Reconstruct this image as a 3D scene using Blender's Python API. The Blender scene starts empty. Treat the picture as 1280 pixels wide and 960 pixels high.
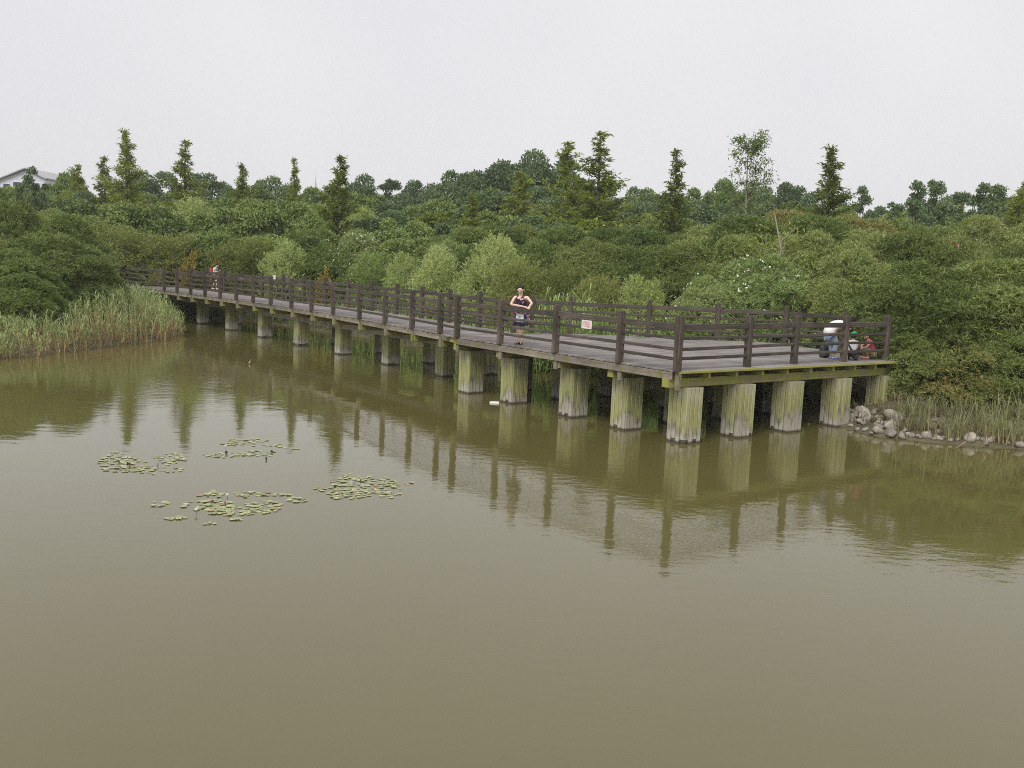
import bpy, bmesh, math, random
import numpy as np
from mathutils import Vector, Matrix

S = bpy.context.scene
C = S.collection
R = math.radians
rnd = random.Random(7)
PI = math.pi

# ------------------------------------------------------------------ camera
F_PX, PITCH, ROLL, CAM_H = 1200.0, 7.1, 2.5, 3.75
_p, _r = R(PITCH), R(ROLL)
FW = np.array([0, math.cos(_p), -math.sin(_p)])
_rt0 = np.array([1., 0, 0]); _up0 = np.cross(_rt0, FW)
RT = math.cos(_r) * _rt0 + math.sin(_r) * _up0
UP = np.cross(RT, FW)
cam_d = bpy.data.cameras.new('camera'); cam = bpy.data.objects.new('camera', cam_d); C.objects.link(cam)
cam_d.sensor_fit = 'HORIZONTAL'; cam_d.sensor_width = 36; cam_d.lens = F_PX / 1280 * 36
cam_d.clip_start = 0.1; cam_d.clip_end = 3000
cam.matrix_world = Matrix(((RT[0], UP[0], -FW[0], 0), (RT[1], UP[1], -FW[1], 0), (RT[2], UP[2], -FW[2], CAM_H), (0, 0, 0, 1)))
S.camera = cam

# ------------------------------------------------------------------ sky (overcast) and soft sun
SUN_EL, SUN_AZ = R(46), R(203)
W = bpy.data.worlds.new('World'); S.world = W; W.use_nodes = True
nt = W.node_tree; nt.nodes.clear()
out = nt.nodes.new('ShaderNodeOutputWorld'); bg = nt.nodes.new('ShaderNodeBackground')
sky = nt.nodes.new('ShaderNodeTexSky'); sky.sky_type = 'NISHITA'; sky.sun_disc = False
sky.sun_elevation = SUN_EL; sky.sun_rotation = SUN_AZ; sky.dust_density = 4.0
tc = nt.nodes.new('ShaderNodeTexCoord')
nz = nt.nodes.new('ShaderNodeTexNoise'); nz.inputs['Scale'].default_value = 1.6; nz.inputs['Detail'].default_value = 3
rmp = nt.nodes.new('ShaderNodeValToRGB')
rmp.color_ramp.elements[0].position = 0.3; rmp.color_ramp.elements[0].color = (7.35, 7.4, 7.8, 1)
rmp.color_ramp.elements[1].position = 0.7; rmp.color_ramp.elements[1].color = (8.65, 8.5, 8.55, 1)
mx = nt.nodes.new('ShaderNodeMixRGB'); mx.inputs[0].default_value = 0.93
nt.links.new(tc.outputs['Generated'], nz.inputs['Vector']); nt.links.new(nz.outputs['Fac'], rmp.inputs[0])
nt.links.new(sky.outputs[0], mx.inputs[1]); nt.links.new(rmp.outputs[0], mx.inputs[2])
nt.links.new(mx.outputs[0], bg.inputs['Color']); bg.inputs['Strength'].default_value = 0.0635
nt.links.new(bg.outputs[0], out.inputs['Surface'])
sl = bpy.data.lights.new('sun', 'SUN'); sl.energy = 1.5; sl.angle = R(28); sl.color = (1, 0.96, 0.9)
so = bpy.data.objects.new('sun', sl); C.objects.link(so)
_sd = Vector((math.sin(SUN_AZ) * math.cos(SUN_EL), math.cos(SUN_AZ) * math.cos(SUN_EL), math.sin(SUN_EL)))
so.rotation_euler = _sd.to_track_quat('Z', 'Y').to_euler(); so.location = (0, 0, 60)
S.view_settings.view_transform = 'Standard'; S.view_settings.look = 'None'
S.view_settings.exposure = 0.75; S.view_settings.gamma = 1.0
S.render.engine = 'CYCLES'
S.cycles.use_denoising = False
S.cycles.filter_width = 1.0
S.cycles.max_bounces = 6; S.cycles.diffuse_bounces = 3; S.cycles.glossy_bounces = 3; S.cycles.transmission_bounces = 4

# ------------------------------------------------------------------ helpers
def at(px, py, D):
    """survey helper: where the sight line through a point of the photo meets the vertical plane y = D"""
    d = FW * F_PX + RT * (px - 640) + UP * (480 - py)
    t = D / d[1]
    return d[0] * t, CAM_H + d[2] * t

def onplane(px, py, z):
    d = FW * F_PX + RT * (px - 640) + UP * (480 - py)
    t = (z - CAM_H) / d[2]
    return d[0] * t, d[1] * t

U = np.array([-.605, .796]); U /= np.linalg.norm(U); N = np.array([U[1], -U[0]])
def st(s, t, z=0.0):
    p = U * s + N * t
    return Vector((p[0], p[1], z))
ROT_ST = math.atan2(N[1], N[0])       # object x axis along t, y axis along s

def tag(o, label=None, cat=None, group=None, kind=None):
    if label: o['label'] = label
    if cat: o['category'] = cat
    if group: o['group'] = group
    if kind: o['kind'] = kind
    return o
def empty(name, loc, rz=0.0, **k):
    o = bpy.data.objects.new(name, None); C.objects.link(o)
    o.location = loc; o.rotation_euler = (0, 0, rz); o.empty_display_size = 0.2
    return tag(o, **k)
def link(name, me, parent=None, **k):
    o = bpy.data.objects.new(name, me); C.objects.link(o)
    if parent is not None: o.parent = parent
    return tag(o, **k)
def mesh_bm(name, bm, mats, smooth=False):
    me = bpy.data.meshes.new(name); bm.normal_update(); bm.to_mesh(me); bm.free()
    for m in (mats if isinstance(mats, (list, tuple)) else [mats]): me.materials.append(m)
    if smooth: me.polygons.foreach_set('use_smooth', [True] * len(me.polygons))
    return me
def add_box(bm, x0, x1, y0, y1, z0, z1, bevel=0.0, mat=0):
    vs = [bm.verts.new(v) for v in ((x0,y0,z0),(x1,y0,z0),(x1,y1,z0),(x0,y1,z0),(x0,y0,z1),(x1,y0,z1),(x1,y1,z1),(x0,y1,z1))]
    fs = [bm.faces.new([vs[i] for i in q]) for q in ((3,2,1,0),(4,5,6,7),(0,1,5,4),(1,2,6,5),(2,3,7,6),(3,0,4,7))]
    for f in fs: f.material_index = mat
    if bevel > 0:
        es = list({e for f in fs for e in f.edges})
        bmesh.ops.bevel(bm, geom=es, offset=bevel, segments=1, affect='EDGES')
    return vs
def box_mesh(name, dims, mat, bevel=0.0):
    bm = bmesh.new(); x, y, z = dims
    add_box(bm, -x/2, x/2, -y/2, y/2, -z/2, z/2, bevel)
    return mesh_bm(name, bm, mat)
def add_tube(bm, pts, radii, seg=6, mat=0, cap=True):
    pts = [Vector(p) for p in pts]; rings = []
    for i, p in enumerate(pts):
        d = (pts[min(i+1, len(pts)-1)] - pts[max(i-1, 0)])
        if d.length < 1e-6: d = Vector((0, 0, 1))
        d.normalize()
        a = d.cross(Vector((0, 0, 1)) if abs(d.z) < .95 else Vector((1, 0, 0))).normalized(); b = d.cross(a)
        rings.append([bm.verts.new(p + (a * math.cos(2*PI*k/seg) + b * math.sin(2*PI*k/seg)) * radii[i]) for k in range(seg)])
    for r0, r1 in zip(rings, rings[1:]):
        for k in range(seg):
            f = bm.faces.new((r0[k], r0[(k+1) % seg], r1[(k+1) % seg], r1[k])); f.material_index = mat; f.smooth = True
    if cap:
        for rg, rev in ((rings[0], True), (rings[-1], False)):
            f = bm.faces.new(rg[::-1] if rev else rg); f.material_index = mat
def add_ball(bm, c, rx, ry, rz, u=10, v=7, mat=0, rot=None):
    r = bmesh.ops.create_uvsphere(bm, u_segments=u, v_segments=v, radius=1)
    for w in r['verts']:
        p = Vector((w.co.x * rx, w.co.y * ry, w.co.z * rz))
        if rot is not None: p = rot @ p
        w.co = p + Vector(c)
    for f in {f for w in r['verts'] for f in w.link_faces}: f.material_index = mat; f.smooth = True
def quads_mesh(name, V, mat, mat_idx=None):
    n = len(V); me = bpy.data.meshes.new(name)
    me.vertices.add(n * 4); me.vertices.foreach_set('co', np.ascontiguousarray(V, dtype=np.float32).ravel())
    me.loops.add(n * 4); me.loops.foreach_set('vertex_index', np.arange(n * 4, dtype=np.int32))
    me.polygons.add(n); me.polygons.foreach_set('loop_start', np.arange(0, n * 4, 4, dtype=np.int32))
    for m in (mat if isinstance(mat, (list, tuple)) else [mat]): me.materials.append(m)
    if mat_idx is not None: me.polygons.foreach_set('material_index', np.asarray(mat_idx, dtype=np.int32))
    me.update(calc_edges=True)
    return me
def copy_tree(o, parent=None):
    c = o.copy(); C.objects.link(c)
    if parent is not None: c.parent = parent
    for ch in list(o.children): copy_tree(ch, c)
    return c

# ------------------------------------------------------------------ materials
def new_mat(name):
    m = bpy.data.materials.new(name); m.use_nodes = True
    t = m.node_tree; b = t.nodes['Principled BSDF']
    return m, t, b
def ramp(t, fac, stops):
    r = t.nodes.new('ShaderNodeValToRGB'); e = r.color_ramp.elements
    e[0].position, e[0].color = stops[0][0], (*stops[0][1], 1)
    e[1].position, e[1].color = stops[-1][0], (*stops[-1][1], 1)
    for p, c in stops[1:-1]:
        x = e.new(p); x.color = (*c, 1)
    if fac is not None: t.links.new(fac, r.inputs[0])
    return r.outputs[0]
def noise(t, scale, detail=4, vec=None, rough=.55):
    n = t.nodes.new('ShaderNodeTexNoise'); n.inputs['Scale'].default_value = scale
    n.inputs['Detail'].default_value = detail; n.inputs['Roughness'].default_value = rough
    if vec is not None: t.links.new(vec, n.inputs['Vector'])
    return n.outputs['Fac']
def mapping(t, sc, src='Object'):
    c = t.nodes.new('ShaderNodeTexCoord'); m = t.nodes.new('ShaderNodeMapping'); m.inputs['Scale'].default_value = sc
    t.links.new(c.outputs[src], m.inputs['Vector']); return m.outputs[0]
def worldpos(t, sc=(1, 1, 1)):
    g = t.nodes.new('ShaderNodeNewGeometry'); m = t.nodes.new('ShaderNodeMapping'); m.inputs['Scale'].default_value = sc
    t.links.new(g.outputs['Position'], m.inputs['Vector']); return m.outputs[0]
def mix(t, fac, a, b, mode='MIX'):
    m = t.nodes.new('ShaderNodeMixRGB'); m.blend_type = mode
    for i, v in ((0, fac), (1, a), (2, b)):
        if isinstance(v, (int, float)): m.inputs[i].default_value = v
        elif isinstance(v, tuple): m.inputs[i].default_value = (*v, 1)
        else: t.links.new(v, m.inputs[i])
    return m.outputs[0]
def math_n(t, op, a, b=0.0):
    m = t.nodes.new('ShaderNodeMath'); m.operation = op
    for i, v in ((0, a), (1, b)):
        if isinstance(v, (int, float)): m.inputs[i].default_value = v
        else: t.links.new(v, m.inputs[i])
    return m.outputs[0]
def bump(t, b, h, strength, dist=0.01):
    n = t.nodes.new('ShaderNodeBump'); n.inputs['Strength'].default_value = strength; n.inputs['Distance'].default_value = dist
    t.links.new(h, n.inputs['Height']); t.links.new(n.outputs[0], b.inputs['Normal'])
def obj_random(t):
    return t.nodes.new('ShaderNodeObjectInfo').outputs['Random']

def leaf_mat(name, stops, transl=.3, rough=.5, obj_var=.5, noise_sc=.55):
    """leaf colour: varies leaf by leaf, clump by clump and plant by plant"""
    m, t, b = new_mat(name)
    g = t.nodes.new('ShaderNodeNewGeometry')
    a = math_n(t, 'MULTIPLY', g.outputs['Random Per Island'], .5)
    n = noise(t, noise_sc, 2, worldpos(t)); n = math_n(t, 'MULTIPLY', n, .7)
    o = math_n(t, 'MULTIPLY', math_n(t, 'SUBTRACT', obj_random(t), .5), obj_var)
    f = math_n(t, 'ADD', math_n(t, 'ADD', a, n), o)
    f = math_n(t, 'SUBTRACT', f, .1)
    col = ramp(t, f, stops)
    t.links.new(col, b.inputs['Base Color']); b.inputs['Roughness'].default_value = rough
    b.inputs['Specular IOR Level'].default_value = .35
    tr = t.nodes.new('ShaderNodeBsdfTranslucent'); t.links.new(mix(t, .4, col, (.20, .26, .04)), tr.inputs['Color'])
    ms = t.nodes.new('ShaderNodeMixShader'); ms.inputs[0].default_value = transl
    t.links.new(b.outputs[0], ms.inputs[1]); t.links.new(tr.outputs[0], ms.inputs[2])
    t.links.new(ms.outputs[0], t.nodes['Material Output'].inputs['Surface'])
    return m
M = {}
M['oleander'] = leaf_mat('oleander_leaves', [(0, (0.058,0.096,0.021)), (.28, (0.134,0.198,0.048)), (.55, (0.230,0.300,0.084)), (.85, (0.358,0.396,0.137)), (1, (0.422,0.396,0.158))])
M['oleander_brown'] = leaf_mat('oleander_leaves_with_seed_pods', [(0, (0.061,0.092,0.021)), (.3, (0.140,0.195,0.050)), (.6, (0.232,0.283,0.082)), (.85, (0.329,0.330,0.110)), (1, (0.415,0.236,0.100))])
M['oleander_fresh'] = leaf_mat('fresh_oleander_leaves', [(0, (0.065,0.116,0.028)), (.28, (0.151,0.236,0.060)), (.55, (0.259,0.357,0.110)), (.85, (0.389,0.452,0.180)), (1, (0.454,0.473,0.200))])
M['willow'] = leaf_mat('willow_leaves', [(0, (.095,.145,.036)), (.3, (.29,.40,.115)), (.62, (.46,.55,.19)), (1, (.58,.63,.29))], transl=.4)
M['olive'] = leaf_mat('olive_green_leaves', [(0, (.09,.115,.025)), (.4, (.21,.25,.065)), (.8, (.32,.345,.10)), (1, (.34,.27,.09))], transl=.35)
M['orange'] = leaf_mat('orange_tinged_leaves', [(0, (.12,.12,.03)), (.4, (.3,.25,.05)), (.75, (.36,.3,.06)), (1, (.42,.2,.05))], transl=.35)
M['redwood'] = leaf_mat('redwood_needles', [(0, (0.081,0.118,0.020)), (.4, (0.190,0.246,0.042)), (.75, (0.299,0.353,0.065)), (1, (0.391,0.409,0.095))], transl=.4)
M['dark_tree'] = leaf_mat('dark_tree_leaves', [(0, (0.056,0.096,0.042)), (.45, (0.125,0.192,0.084)), (.8, (0.206,0.282,0.126)), (1, (0.288,0.348,0.158))])
M['mid_tree'] = leaf_mat('mid_green_tree_leaves', [(0, (0.072,0.115,0.030)), (.4, (0.180,0.259,0.070)), (.8, (0.282,0.362,0.110)), (1, (0.372,0.425,0.145))])
M['yellow_tree'] = leaf_mat('yellow_green_leaves', [(0, (.12,.16,.025)), (.45, (.24,.31,.05)), (.8, (.34,.41,.08)), (1, (.42,.45,.12))], transl=.4)

def bark_mat(name, c0, c1):
    m, t, b = new_mat(name)
    t.links.new(ramp(t, noise(t, 9, 5, mapping(t, (1, 1, .25))), [(.3, c0), (.7, c1)]), b.inputs['Base Color'])
    b.inputs['Roughness'].default_value = .9
    bump(t, b, noise(t, 14, 5, mapping(t, (1, 1, .2))), .6, .03)
    return m
M['bark'] = bark_mat('bark', (.06, .048, .036), (.14, .115, .085))
M['pale_bark'] = bark_mat('pale_bark', (.2, .17, .13), (.36, .32, .26))

def reed_mat(name, z0, z1, low, mid, high):
    m, t, b = new_mat(name)
    g = t.nodes.new('ShaderNodeNewGeometry')
    c = t.nodes.new('ShaderNodeUVMap')
    s = t.nodes.new('ShaderNodeSeparateXYZ'); t.links.new(c.outputs[0], s.inputs[0])
    f = math_n(t, 'ADD', s.outputs['Y'], math_n(t, 'MULTIPLY', math_n(t, 'SUBTRACT', g.outputs['Random Per Island'], .5), .5))
    col = ramp(t, f, [(z0, low), ((z0 + z1) / 2, mid), (z1, high)])
    col = mix(t, 1.0, col, ramp(t, noise(t, .5, 3, worldpos(t)), [(.3, (.75, .75, .75)), (.7, (1.15, 1.15, 1.15))]), 'MULTIPLY')
    t.links.new(col, b.inputs['Base Color']); b.inputs['Roughness'].default_value = .6
    tr = t.nodes.new('ShaderNodeBsdfTranslucent'); t.links.new(col, tr.inputs['Color'])
    ms = t.nodes.new('ShaderNodeMixShader'); ms.inputs[0].default_value = .25
    t.links.new(b.outputs[0], ms.inputs[1]); t.links.new(tr.outputs[0], ms.inputs[2])
    t.links.new(ms.outputs[0], t.nodes['Material Output'].inputs['Surface'])
    return m
M['reed'] = reed_mat('reed_blades', .3, .75, (.52, .38, .2), (.44, .38, .17), (.31, .39, .145))
M['blue_grass'] = reed_mat('blue_green_grass', .0, .5, (.42, .34, .17), (.34, .31, .14), (.25, .27, .12))
M['straw'] = reed_mat('dry_straw', .0, .9, (.2, .16, .085), (.25, .21, .11), (.19, .2, .09))
M['bright_reed'] = reed_mat('bright_reed_blades', .0, .5, (.15, .17, .06), (.22, .29, .09), (.3, .4, .13))

def wood_mat(name, c0, c1, c2, moss=0.0, moss_col=(.16, .165, .045), grain=(3, 3, 40), rough=.8, pale=0.0):
    m, t, b = new_mat(name)
    v = mapping(t, grain)
    col = ramp(t, noise(t, 1.0, 6, v, .65), [(.25, c0), (.5, c1), (.75, c2)])
    big = noise(t, 1.7, 4, worldpos(t))
    col = mix(t, 1.0, col, ramp(t, big, [(.3, (.72, .70, .7)), (.7, (1.2, 1.18, 1.15))]), 'MULTIPLY')
    o = obj_random(t)
    col = mix(t, 1.0, col, ramp(t, o, [(0, (.78, .77, .76)), (1, (1.2, 1.17, 1.14))]), 'MULTIPLY')
    if moss > 0:
        n = noise(t, 2.6, 5, worldpos(t, (1, 1, 1)), .6)
        col = mix(t, ramp(t, n, [(.62 - moss * .35, (0, 0, 0)), (.72 - moss * .2, (1, 1, 1))]), col, moss_col)
    if pale > 0:
        n = noise(t, 5.0, 4, worldpos(t), .7)
        col = mix(t, ramp(t, n, [(.66, (0, 0, 0)), (.74, (pale, pale, pale))]), col, (.34, .29, .25))
    t.links.new(col, b.inputs['Base Color']); b.inputs['Roughness'].default_value = rough
    b.inputs['Specular IOR Level'].default_value = .3
    bump(t, b, noise(t, 1.4, 6, v, .7), .45, .006)
    return m
M['rail'] = wood_mat('dark_weathered_rail_wood', (.048, .042, .036), (.082, .072, .062), (.16, .142, .124), grain=(2, 30, 30), pale=.35)
M['post'] = wood_mat('dark_brown_post_wood', (.048, .04, .033), (.084, .069, .057), (.16, .137, .116), grain=(22, 22, 2), pale=.45)
M['deck'] = wood_mat('grey_deck_boards', (.155, .145, .142), (.225, .212, .208), (.30, .285, .278), grain=(1.5, 26, 26), rough=.7)
M['fascia'] = wood_mat('grey_fascia_wood', (.13, .12, .1), (.23, .21, .175), (.33, .31, .265), moss=.3, grain=(2, 20, 26))
M['beam'] = wood_mat('mossy_beam_wood', (.15, .14, .08), (.27, .25, .14), (.4, .37, .24), moss=.75, moss_col=(.3, .305, .075), grain=(2, 20, 26))
M['lit_beam'] = wood_mat('weathered_beam_wood_painted_lit', (.2, .185, .15), (.34, .32, .27), (.46, .44, .38), moss=.15, grain=(2, 20, 26))  # weathered grey wood, colour lightened to imitate light falling on the long beams
M['joist'] = wood_mat('mossy_joist_wood', (.17, .16, .08), (.28, .265, .13), (.38, .35, .2), moss=.8, moss_col=(.31, .315, .085), grain=(20, 3, 20))

def pillar_mat():
    m, t, b = new_mat('algae_stained_pile_boards')
    v = mapping(t, (9, 9, .8))
    base = ramp(t, noise(t, 1.0, 7, v, .7), [(.2, (.21, .19, .155)), (.45, (.38, .355, .295)), (.75, (.56, .53, .46))])
    wp = worldpos(t); s = t.nodes.new('ShaderNodeSeparateXYZ'); t.links.new(wp, s.inputs[0])
    z = s.outputs['Z']
    zn = math_n(t, 'ADD', z, math_n(t, 'MULTIPLY', math_n(t, 'SUBTRACT', noise(t, 1, 5, worldpos(t, (7, 7, 1.4)), .7), .5), .75))
    zn = math_n(t, 'ADD', zn, math_n(t, 'MULTIPLY', math_n(t, 'SUBTRACT', obj_random(t), .5), .4))
    algae_f = ramp(t, zn, [(.2, (0, 0, 0)), (.42, (.95, .95, .95)), (.95, (.9, .9, .9)), (1.15, (.5, .5, .5))])
    patch = ramp(t, noise(t, 3.2, 5, worldpos(t), .6), [(.25, (.45, .45, .45)), (.5, (1, 1, 1))])
    algae_f = mix(t, 1.0, algae_f, patch, 'MULTIPLY')
    algae = ramp(t, noise(t, 1, 5, mapping(t, (14, 14, 2))), [(.3, (.25, .255, .095)), (.7, (.41, .41, .18))])
    col = mix(t, algae_f, base, algae)
    # dark damp stain above the water, and a wet dark line at the waterline
    st_f = ramp(t, zn, [(.12, (0, 0, 0)), (.26, (.6, .6, .6)), (.34, (.5, .5, .5)), (.5, (0, 0, 0))])
    st_f = mix(t, 1.0, st_f, ramp(t, noise(t, 1, 5, worldpos(t, (9, 9, 3)), .7), [(.42, (0, 0, 0)), (.6, (1, 1, 1))]), 'MULTIPLY')
    col = mix(t, st_f, col, (.055, .05, .042))
    col = mix(t, ramp(t, z, [(.025, (.9, .9, .9)), (.07, (0, 0, 0))]), col, (.04, .034, .026))
    col = mix(t, 1.0, col, ramp(t, obj_random(t), [(0, (.85, .85, .83)), (1, (1.12, 1.12, 1.1))]), 'MULTIPLY')
    t.links.new(col, b.inputs['Base Color']); b.inputs['Roughness'].default_value = .8
    bump(t, b, noise(t, 1.0, 7, v, .7), .7, .012)
    return m
M['pillar'] = pillar_mat()

def plain(name, col, rough=.6, nsc=0, var=.25, metal=0):
    m, t, b = new_mat(name)
    if nsc:
        lo = tuple(c * (1 - var) for c in col); hi = tuple(min(1, c * (1 + var)) for c in col)
        t.links.new(ramp(t, noise(t, nsc, 4, mapping(t, (1, 1, 1))), [(.3, lo), (.7, hi)]), b.inputs['Base Color'])
    else: b.inputs['Base Color'].default_value = (*col, 1)
    b.inputs['Roughness'].default_value = rough; b.inputs['Metallic'].default_value = metal
    return m
def stone_mat():
    m, t, b = new_mat('bank_stone')
    col = ramp(t, noise(t, 3.5, 6, mapping(t, (1, 1, 1)), .6), [(.25, (.16, .145, .12)), (.5, (.3, .275, .235)), (.75, (.44, .41, .355))])
    col = mix(t, 1.0, col, ramp(t, obj_random(t), [(0, (.7, .69, .68)), (1, (1.3, 1.28, 1.25))]), 'MULTIPLY')
    wp = worldpos(t); s = t.nodes.new('ShaderNodeSeparateXYZ'); t.links.new(wp, s.inputs[0])
    col = mix(t, ramp(t, s.outputs['Z'], [(.02, (.8, .8, .8)), (.08, (0, 0, 0))]), col, (.06, .05, .038))
    t.links.new(col, b.inputs['Base Color']); b.inputs['Roughness'].default_value = .85
    bump(t, b, noise(t, 9, 6, mapping(t, (1, 1, 1))), .5, .03)
    return m
M['stone'] = stone_mat()

# ------------------------------------------------------------------ ground (one sheet, pond basin in it) and water
SHORE = np.array([(-140, -120), (-120, 5), (-60, 14), (-32, 22.5), (-21, 27.5), (-16.8, 30.2), (-15.9, 33), (-15.4, 36.2), (-14.7, 39.5), (-15.0, 43),
                  (-17.2, 46.5), (-19.8, 50.5), (-18.6, 54.2), (-14.5, 53.2), (-11, 49.5), (-7, 45.5), (-3, 41), (0.5, 36.5), (3.2, 32.6),
                  (5.5, 29.2), (7.4, 26.2), (8.3, 24.2), (8.75, 22.9), (10.1, 22.35), (11.4, 22.05), (14, 21.5), (20, 20.3), (34, 17), (70, 6), (120, -20), (140, -120)])
def shore_sd(P):
    """signed distance to the shoreline: positive on land"""
    A = SHORE; B = np.roll(SHORE, -1, 0)
    d2 = np.full(len(P), 1e18); inside = np.zeros(len(P), bool)
    for a, b in zip(A, B):
        ab = b - a; ap = P - a
        h = np.clip((ap @ ab) / (ab @ ab), 0, 1)[:, None]
        d2 = np.minimum(d2, ((ap - h * ab) ** 2).sum(1))
        c = ((a[1] > P[:, 1]) != (b[1] > P[:, 1]))
        if c.any():
            xi = (b[0] - a[0]) * (P[:, 1] - a[1]) / (b[1] - a[1] + 1e-12) + a[0]
            inside ^= c & (P[:, 0] < xi)
    d = np.sqrt(d2)
    return np.where(inside, -d, d)
def ground_z(P):
    P = np.atleast_2d(np.asarray(P, float))
    sd = shore_sd(P)
    wob = .12 * np.sin(P[:, 0] * 1.9 + 1.3 * np.sin(P[:, 1] * 1.1)) + .1 * np.sin(P[:, 1] * 2.3 + P[:, 0] * .7)
    z = np.where(sd < 0, np.maximum(sd * .55, -1.6), np.where(sd < 2.2, sd * .24, .528 + (1 - np.exp(-(sd - 2.2) / 14)) * .9))
    return z + wob * np.clip(sd * .35, -.3, 1)
def gz(x, y): return float(ground_z([(x, y)])[0])

def axis(lo, hi, fine_lo, fine_hi, fine):
    a = list(np.arange(fine_lo, fine_hi + 1e-6, fine)); s = fine; x = fine_hi
    while x < hi: s *= 1.28; x += s; a.append(x)
    s = fine; x = fine_lo
    while x > lo: s *= 1.28; x -= s; a.insert(0, x)
    return np.array(a)
gx = axis(-420, 420, -32, 34, .5); gy = axis(-300, 480, 16, 62, .5)
XX, YY = np.meshgrid(gx, gy); P = np.stack([XX.ravel(), YY.ravel()], 1)
ZZ = ground_z(P); nx, ny = len(gx), len(gy)
me = bpy.data.meshes.new('ground')
idx = np.arange(nx * ny).reshape(ny, nx)
fq = np.stack([idx[:-1, :-1], idx[:-1, 1:], idx[1:, 1:], idx[1:, :-1]], -1).reshape(-1, 4)
me.from_pydata(np.column_stack([P, ZZ]).tolist(), [], fq.tolist())
m, t, b = new_mat('bank_soil')
col = ramp(t, noise(t, 1.1, 6, worldpos(t), .65), [(.3, (.06, .052, .03)), (.5, (.11, .095, .055)), (.72, (.10, .11, .045))])
col = mix(t, ramp(t, noise(t, 12, 5, worldpos(t), .7), [(.5, (0, 0, 0)), (.66, (.7, .7, .7))]), col, (.2, .165, .1))
t.links.new(col, b.inputs['Base Color']); b.inputs['Roughness'].default_value = .95
bump(t, b, noise(t, 7, 6, worldpos(t)), .8, .08)
me.materials.append(m); me.polygons.foreach_set('use_smooth', [True] * len(me.polygons))
link('ground', me, kind='structure', label='earth banks rising from the pond under the shrubs')

bm = bmesh.new()
add_box(bm, -130, 130, -115, 75, -.02, 0)
m, t, b = new_mat('murky_pond_water')
bodyc = ramp(t, noise(t, .06, 3, worldpos(t)), [(.3, (.112, .1, .033)), (.7, (.125, .111, .039))])
t.links.new(bodyc, b.inputs['Base Color'])
b.inputs['Roughness'].default_value = .015; b.inputs['IOR'].default_value = 1.5; b.inputs['Specular IOR Level'].default_value = .5
mask = ramp(t, noise(t, .11, 3, worldpos(t, (1, .8, 1)), .6), [(.42, (.12, .12, .12)), (.62, (1, 1, 1))])
rip = noise(t, 1, 4, worldpos(t, (3.2, 5.5, 1)), .55)
rip2 = noise(t, 1, 3, worldpos(t, (.9, 1.6, 1)), .5)
h = math_n(t, 'ADD', math_n(t, 'MULTIPLY', rip, mask), math_n(t, 'MULTIPLY', rip2, .65))
bump(t, b, h, .085, .06)
link('pond_water', mesh_bm('pond_water', bm, m), kind='structure', label='murky olive brown pond water reflecting the grey sky')

# ------------------------------------------------------------------ boardwalk and viewing platform
ZD = 1.63                                   # top of the deck boards
SC_, TC_ = 14.15, 15.22                     # near corner of the platform along (s, t)
def t_near(s): return float(np.interp(s, [22.3, 25, 29, 33, 38, 43, 47, 50.5, 56, 64], [15.3, 15.55, 15.95, 16.3, 16.42, 16.3, 16.0, 15.75, 15.35, 15.0]))
WID = 2.75
def s_on_curve(px, py, off=0.0):
    x, y = onplane(px, py, ZD); d = np.array([x, y]) / math.hypot(x, y)
    best = None
    for s in np.arange(22, 64, .02):
        p = U * s + N * (t_near(s) + off)
        e = abs(p[0] * d[1] - p[1] * d[0])
        if best is None or e < best[0]: best = (e, s)
    return best[1]
def s_on_t(px, py, t):
    x, y = onplane(px, py, ZD); a = math.atan2(x, y)
    best = min(((abs(math.atan2(*(U * s + N * t)) - a)), s) for s in np.arange(10, 30, .01))
    return best[1]
def t_on_s(px, py, s):
    x, y = onplane(px, py, ZD); a = math.atan2(x, y)
    best = min(((abs(math.atan2(*(U * s + N * t)) - a)), t) for t in np.arange(10, 30, .01))
    return best[1]

def bar(name, me, parent, p0, p1, unit=1.0, **k):
    """lay a unit-long bar mesh (along x) from p0 to p1"""
    p0, p1 = Vector(p0), Vector(p1); d = p1 - p0
    o = link(name, me, parent, **k); o.location = (p0 + p1) / 2
    o.rotation_euler = (0, -math.asin(max(-1, min(1, d.z / d.length))), math.atan2(d.y, d.x)); o.scale = (d.length / unit, 1, 1)
    return o
plank_me = box_mesh('plank', (1, .138, .035), M['deck'], .004)
toprail_me = box_mesh('top_rail', (1, .05, .125), M['rail'], .008)
rail_me = box_mesh('rail', (1, .045, .07), M['rail'], .006)
fascia_me = box_mesh('fascia_board', (1, .04, .16), M['fascia'], .006)
bearer_me = box_mesh('bearer', (1, .20, .2), M['beam'], .01)
longbeam_me = box_mesh('long_beam', (1, .16, .24), M['lit_beam'], .01)
joist_me = box_mesh('joist', (1, .085, .15), M['joist'], .006)
edge_me = box_mesh('edge_board', (1, .05, .055), M['joist'], .006)
def post_mesh(lower):
    bm = bmesh.new()
    add_box(bm, -.07, .07, -.07, .07, -.01, 1.17, .008, 0)
    add_box(bm, -.05, .05, -.05, .05, 1.165, 1.185, .006, 0)
    if lower:
        add_box(bm, -.069, -.02, -.066, .066, -.42, -.012, .006, 1)
    return mesh_bm('railing_post', bm, [M['post'], M['fascia']])
post_me = post_mesh(False); post_low_me = post_mesh(True)
RAIL_H = (.95, .70, .475, .265)
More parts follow.
